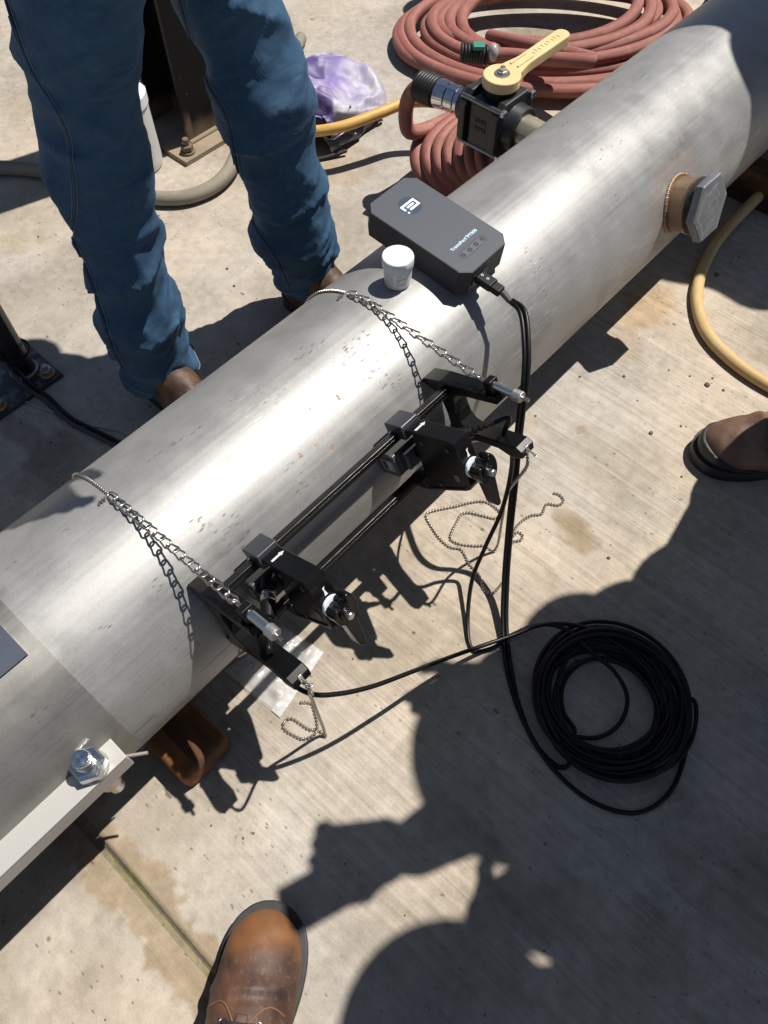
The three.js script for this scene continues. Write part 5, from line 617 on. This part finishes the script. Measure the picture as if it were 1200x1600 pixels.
{ // person at the right: only the toe of one boot is in the frame, the long shadow is theirs
  const j = { hip: [V(0.93, 0.93, -0.5), V(0.9, 0.93, -0.75)], knee: [V(0.92, 0.5, -0.55), V(0.84, 0.5, -0.84)], ankle: [V(0.97, 0.1, -0.52), V(0.81, 0.1, -0.812)], toe: [UF(-1, 0.1), UF(-1, -0.06)], pelvis: V(0.92, 0.99, -0.61), chest: V(0.89, 1.34, -0.61), head: V(0.87, 1.62, -0.69), face: V(-0.9, -0.5, 0.1), sh: [V(0.88, 1.38, -0.46), V(0.87, 1.38, -0.78)], el: [V(0.73, 1.3, -0.56), V(0.86, 1.12, -0.76)], wr: [V(0.58, 1.33, -0.48), V(0.64, 1.14, -0.68)], hand: [V(-0.95, 0.05, 0.1).normalize(), V(-0.8, 0.05, 0.4).normalize()] };
  const [t] = person('person in jeans with scuffed brown boot facing the fixture, holding a phone', j, { shirt: cotton(0.08, 0.1, 0.14), boot: leatherB, rand: true, girth: 0.035, brim: 0.155, cap: cotton(0.4, 0.34, 0.22) });
  const p = V(0.45, 1.32, -0.42); lone('phone', 'black phone held out by the person beside the fixture', 'phone', new RoundedBoxGeometry(0.009, 0.15, 0.075, 3, 0.004).rotateZ(0.5).rotateX(0.25).translate(p.x, p.y, p.z), blackGloss, p.toArray());
}
{ // second person at the right, wholly outside the frame: shadow at the lower right
  const j = { hip: [V(1.1, 0.93, -0.2), V(1.1, 0.93, -0.38)], knee: [V(1.08, 0.5, -0.2), V(1.08, 0.5, -0.4)], ankle: [V(1.1, 0.1, -0.18), V(1.1, 0.1, -0.4)], toe: [UF(-1, 0.1), UF(-1, -0.05)], pelvis: V(1.06, 0.99, -0.3), chest: V(0.95, 1.32, -0.28), head: V(0.745, 1.57, -0.315), face: V(-0.9, -0.6, -0.2), sh: [V(0.95, 1.38, -0.13), V(0.94, 1.38, -0.4)], el: [V(0.97, 1.1, -0.05), V(0.79, 1.24, -0.4)], wr: [V(0.8, 0.98, -0.08), V(0.65, 1.25, -0.37)], hand: [V(-0.9, -0.2, -0.1).normalize(), V(-0.25, -0.9, 0.15).normalize()] };
  person('person in grey shirt leaning in beside the one with the phone', j, { shirt: cotton(0.25, 0.25, 0.26), boot: leatherC, girth: 0.05, brim: 0.15, cap: cotton(0.1, 0.1, 0.11) });
}
{ // photographer: one boot in the frame
  const h = V(-0.186, 0, 0.224), d = UF(0.11, -1), aV = h.clone().addScaledVector(d, 0.062).setY(0.1);
  const j = { hip: [V(-0.08, 0.92, 0.36), V(0.12, 0.92, 0.36)], knee: [V(-0.14, 0.5, 0.27), V(0.15, 0.5, 0.34)], ankle: [aV, V(0.2, 0.1, 0.4)], toe: [d, UF(0.15, -1)], pelvis: V(0.02, 0.98, 0.37), chest: V(0.02, 1.34, 0.33), head: V(0.02, 1.58, 0.24), face: V(0, -0.9, -0.8), sh: [V(-0.18, 1.39, 0.32), V(0.22, 1.39, 0.32)], el: [V(-0.26, 1.14, 0.22), V(0.3, 1.14, 0.22)], wr: [V(-0.1, 1.13, 0.16), V(0.13, 1.13, 0.16)], hand: [V(0.35, 0.35, -0.75).normalize(), V(-0.35, 0.35, -0.75).normalize()] };
  person('person wearing an orange brown lace up boot next to the concrete joint', j, { shirt: cotton(0.3, 0.28, 0.24), boot: leatherC });
}
{ // person beside the far part of the pipe, outside the frame: shadow across the pipe top
  const c = W(2.16, 0.22, 0), f = D.clone().negate(), P = (a, b, y) => c.clone().addScaledVector(N, a).addScaledVector(f, b).setY(y);
  const j = { hip: [P(-0.1, 0, 0.93), P(0.08, 0, 0.93)], knee: [P(-0.12, 0.04, 0.5), P(0.07, 0.04, 0.5)], ankle: [P(-0.13, 0, 0.1), P(0.06, 0, 0.1)], toe: [f.clone(), f.clone()], pelvis: P(0, 0, 0.99), chest: P(0.05, 0.05, 1.32), head: P(0.07, -0.02, 1.56), face: f.clone().setY(-0.2), sh: [P(-0.15, 0.06, 1.36), P(0.27, 0.06, 1.36)], el: [P(-0.2, 0.02, 1.1), P(0.33, 0.04, 1.1)], wr: [P(-0.2, 0.06, 0.86), P(0.3, 0.06, 0.9)], hand: [V(-0.15, -0.95, 0.1).normalize(), V(-0.15, -0.95, 0.1).normalize()] };
  person('person in a tan shirt standing beside the rubber coupling of the pipe', j, { shirt: cotton(0.3, 0.24, 0.16), boot: leatherA });
}
console.log('people');
renderer.render(scene, camera);
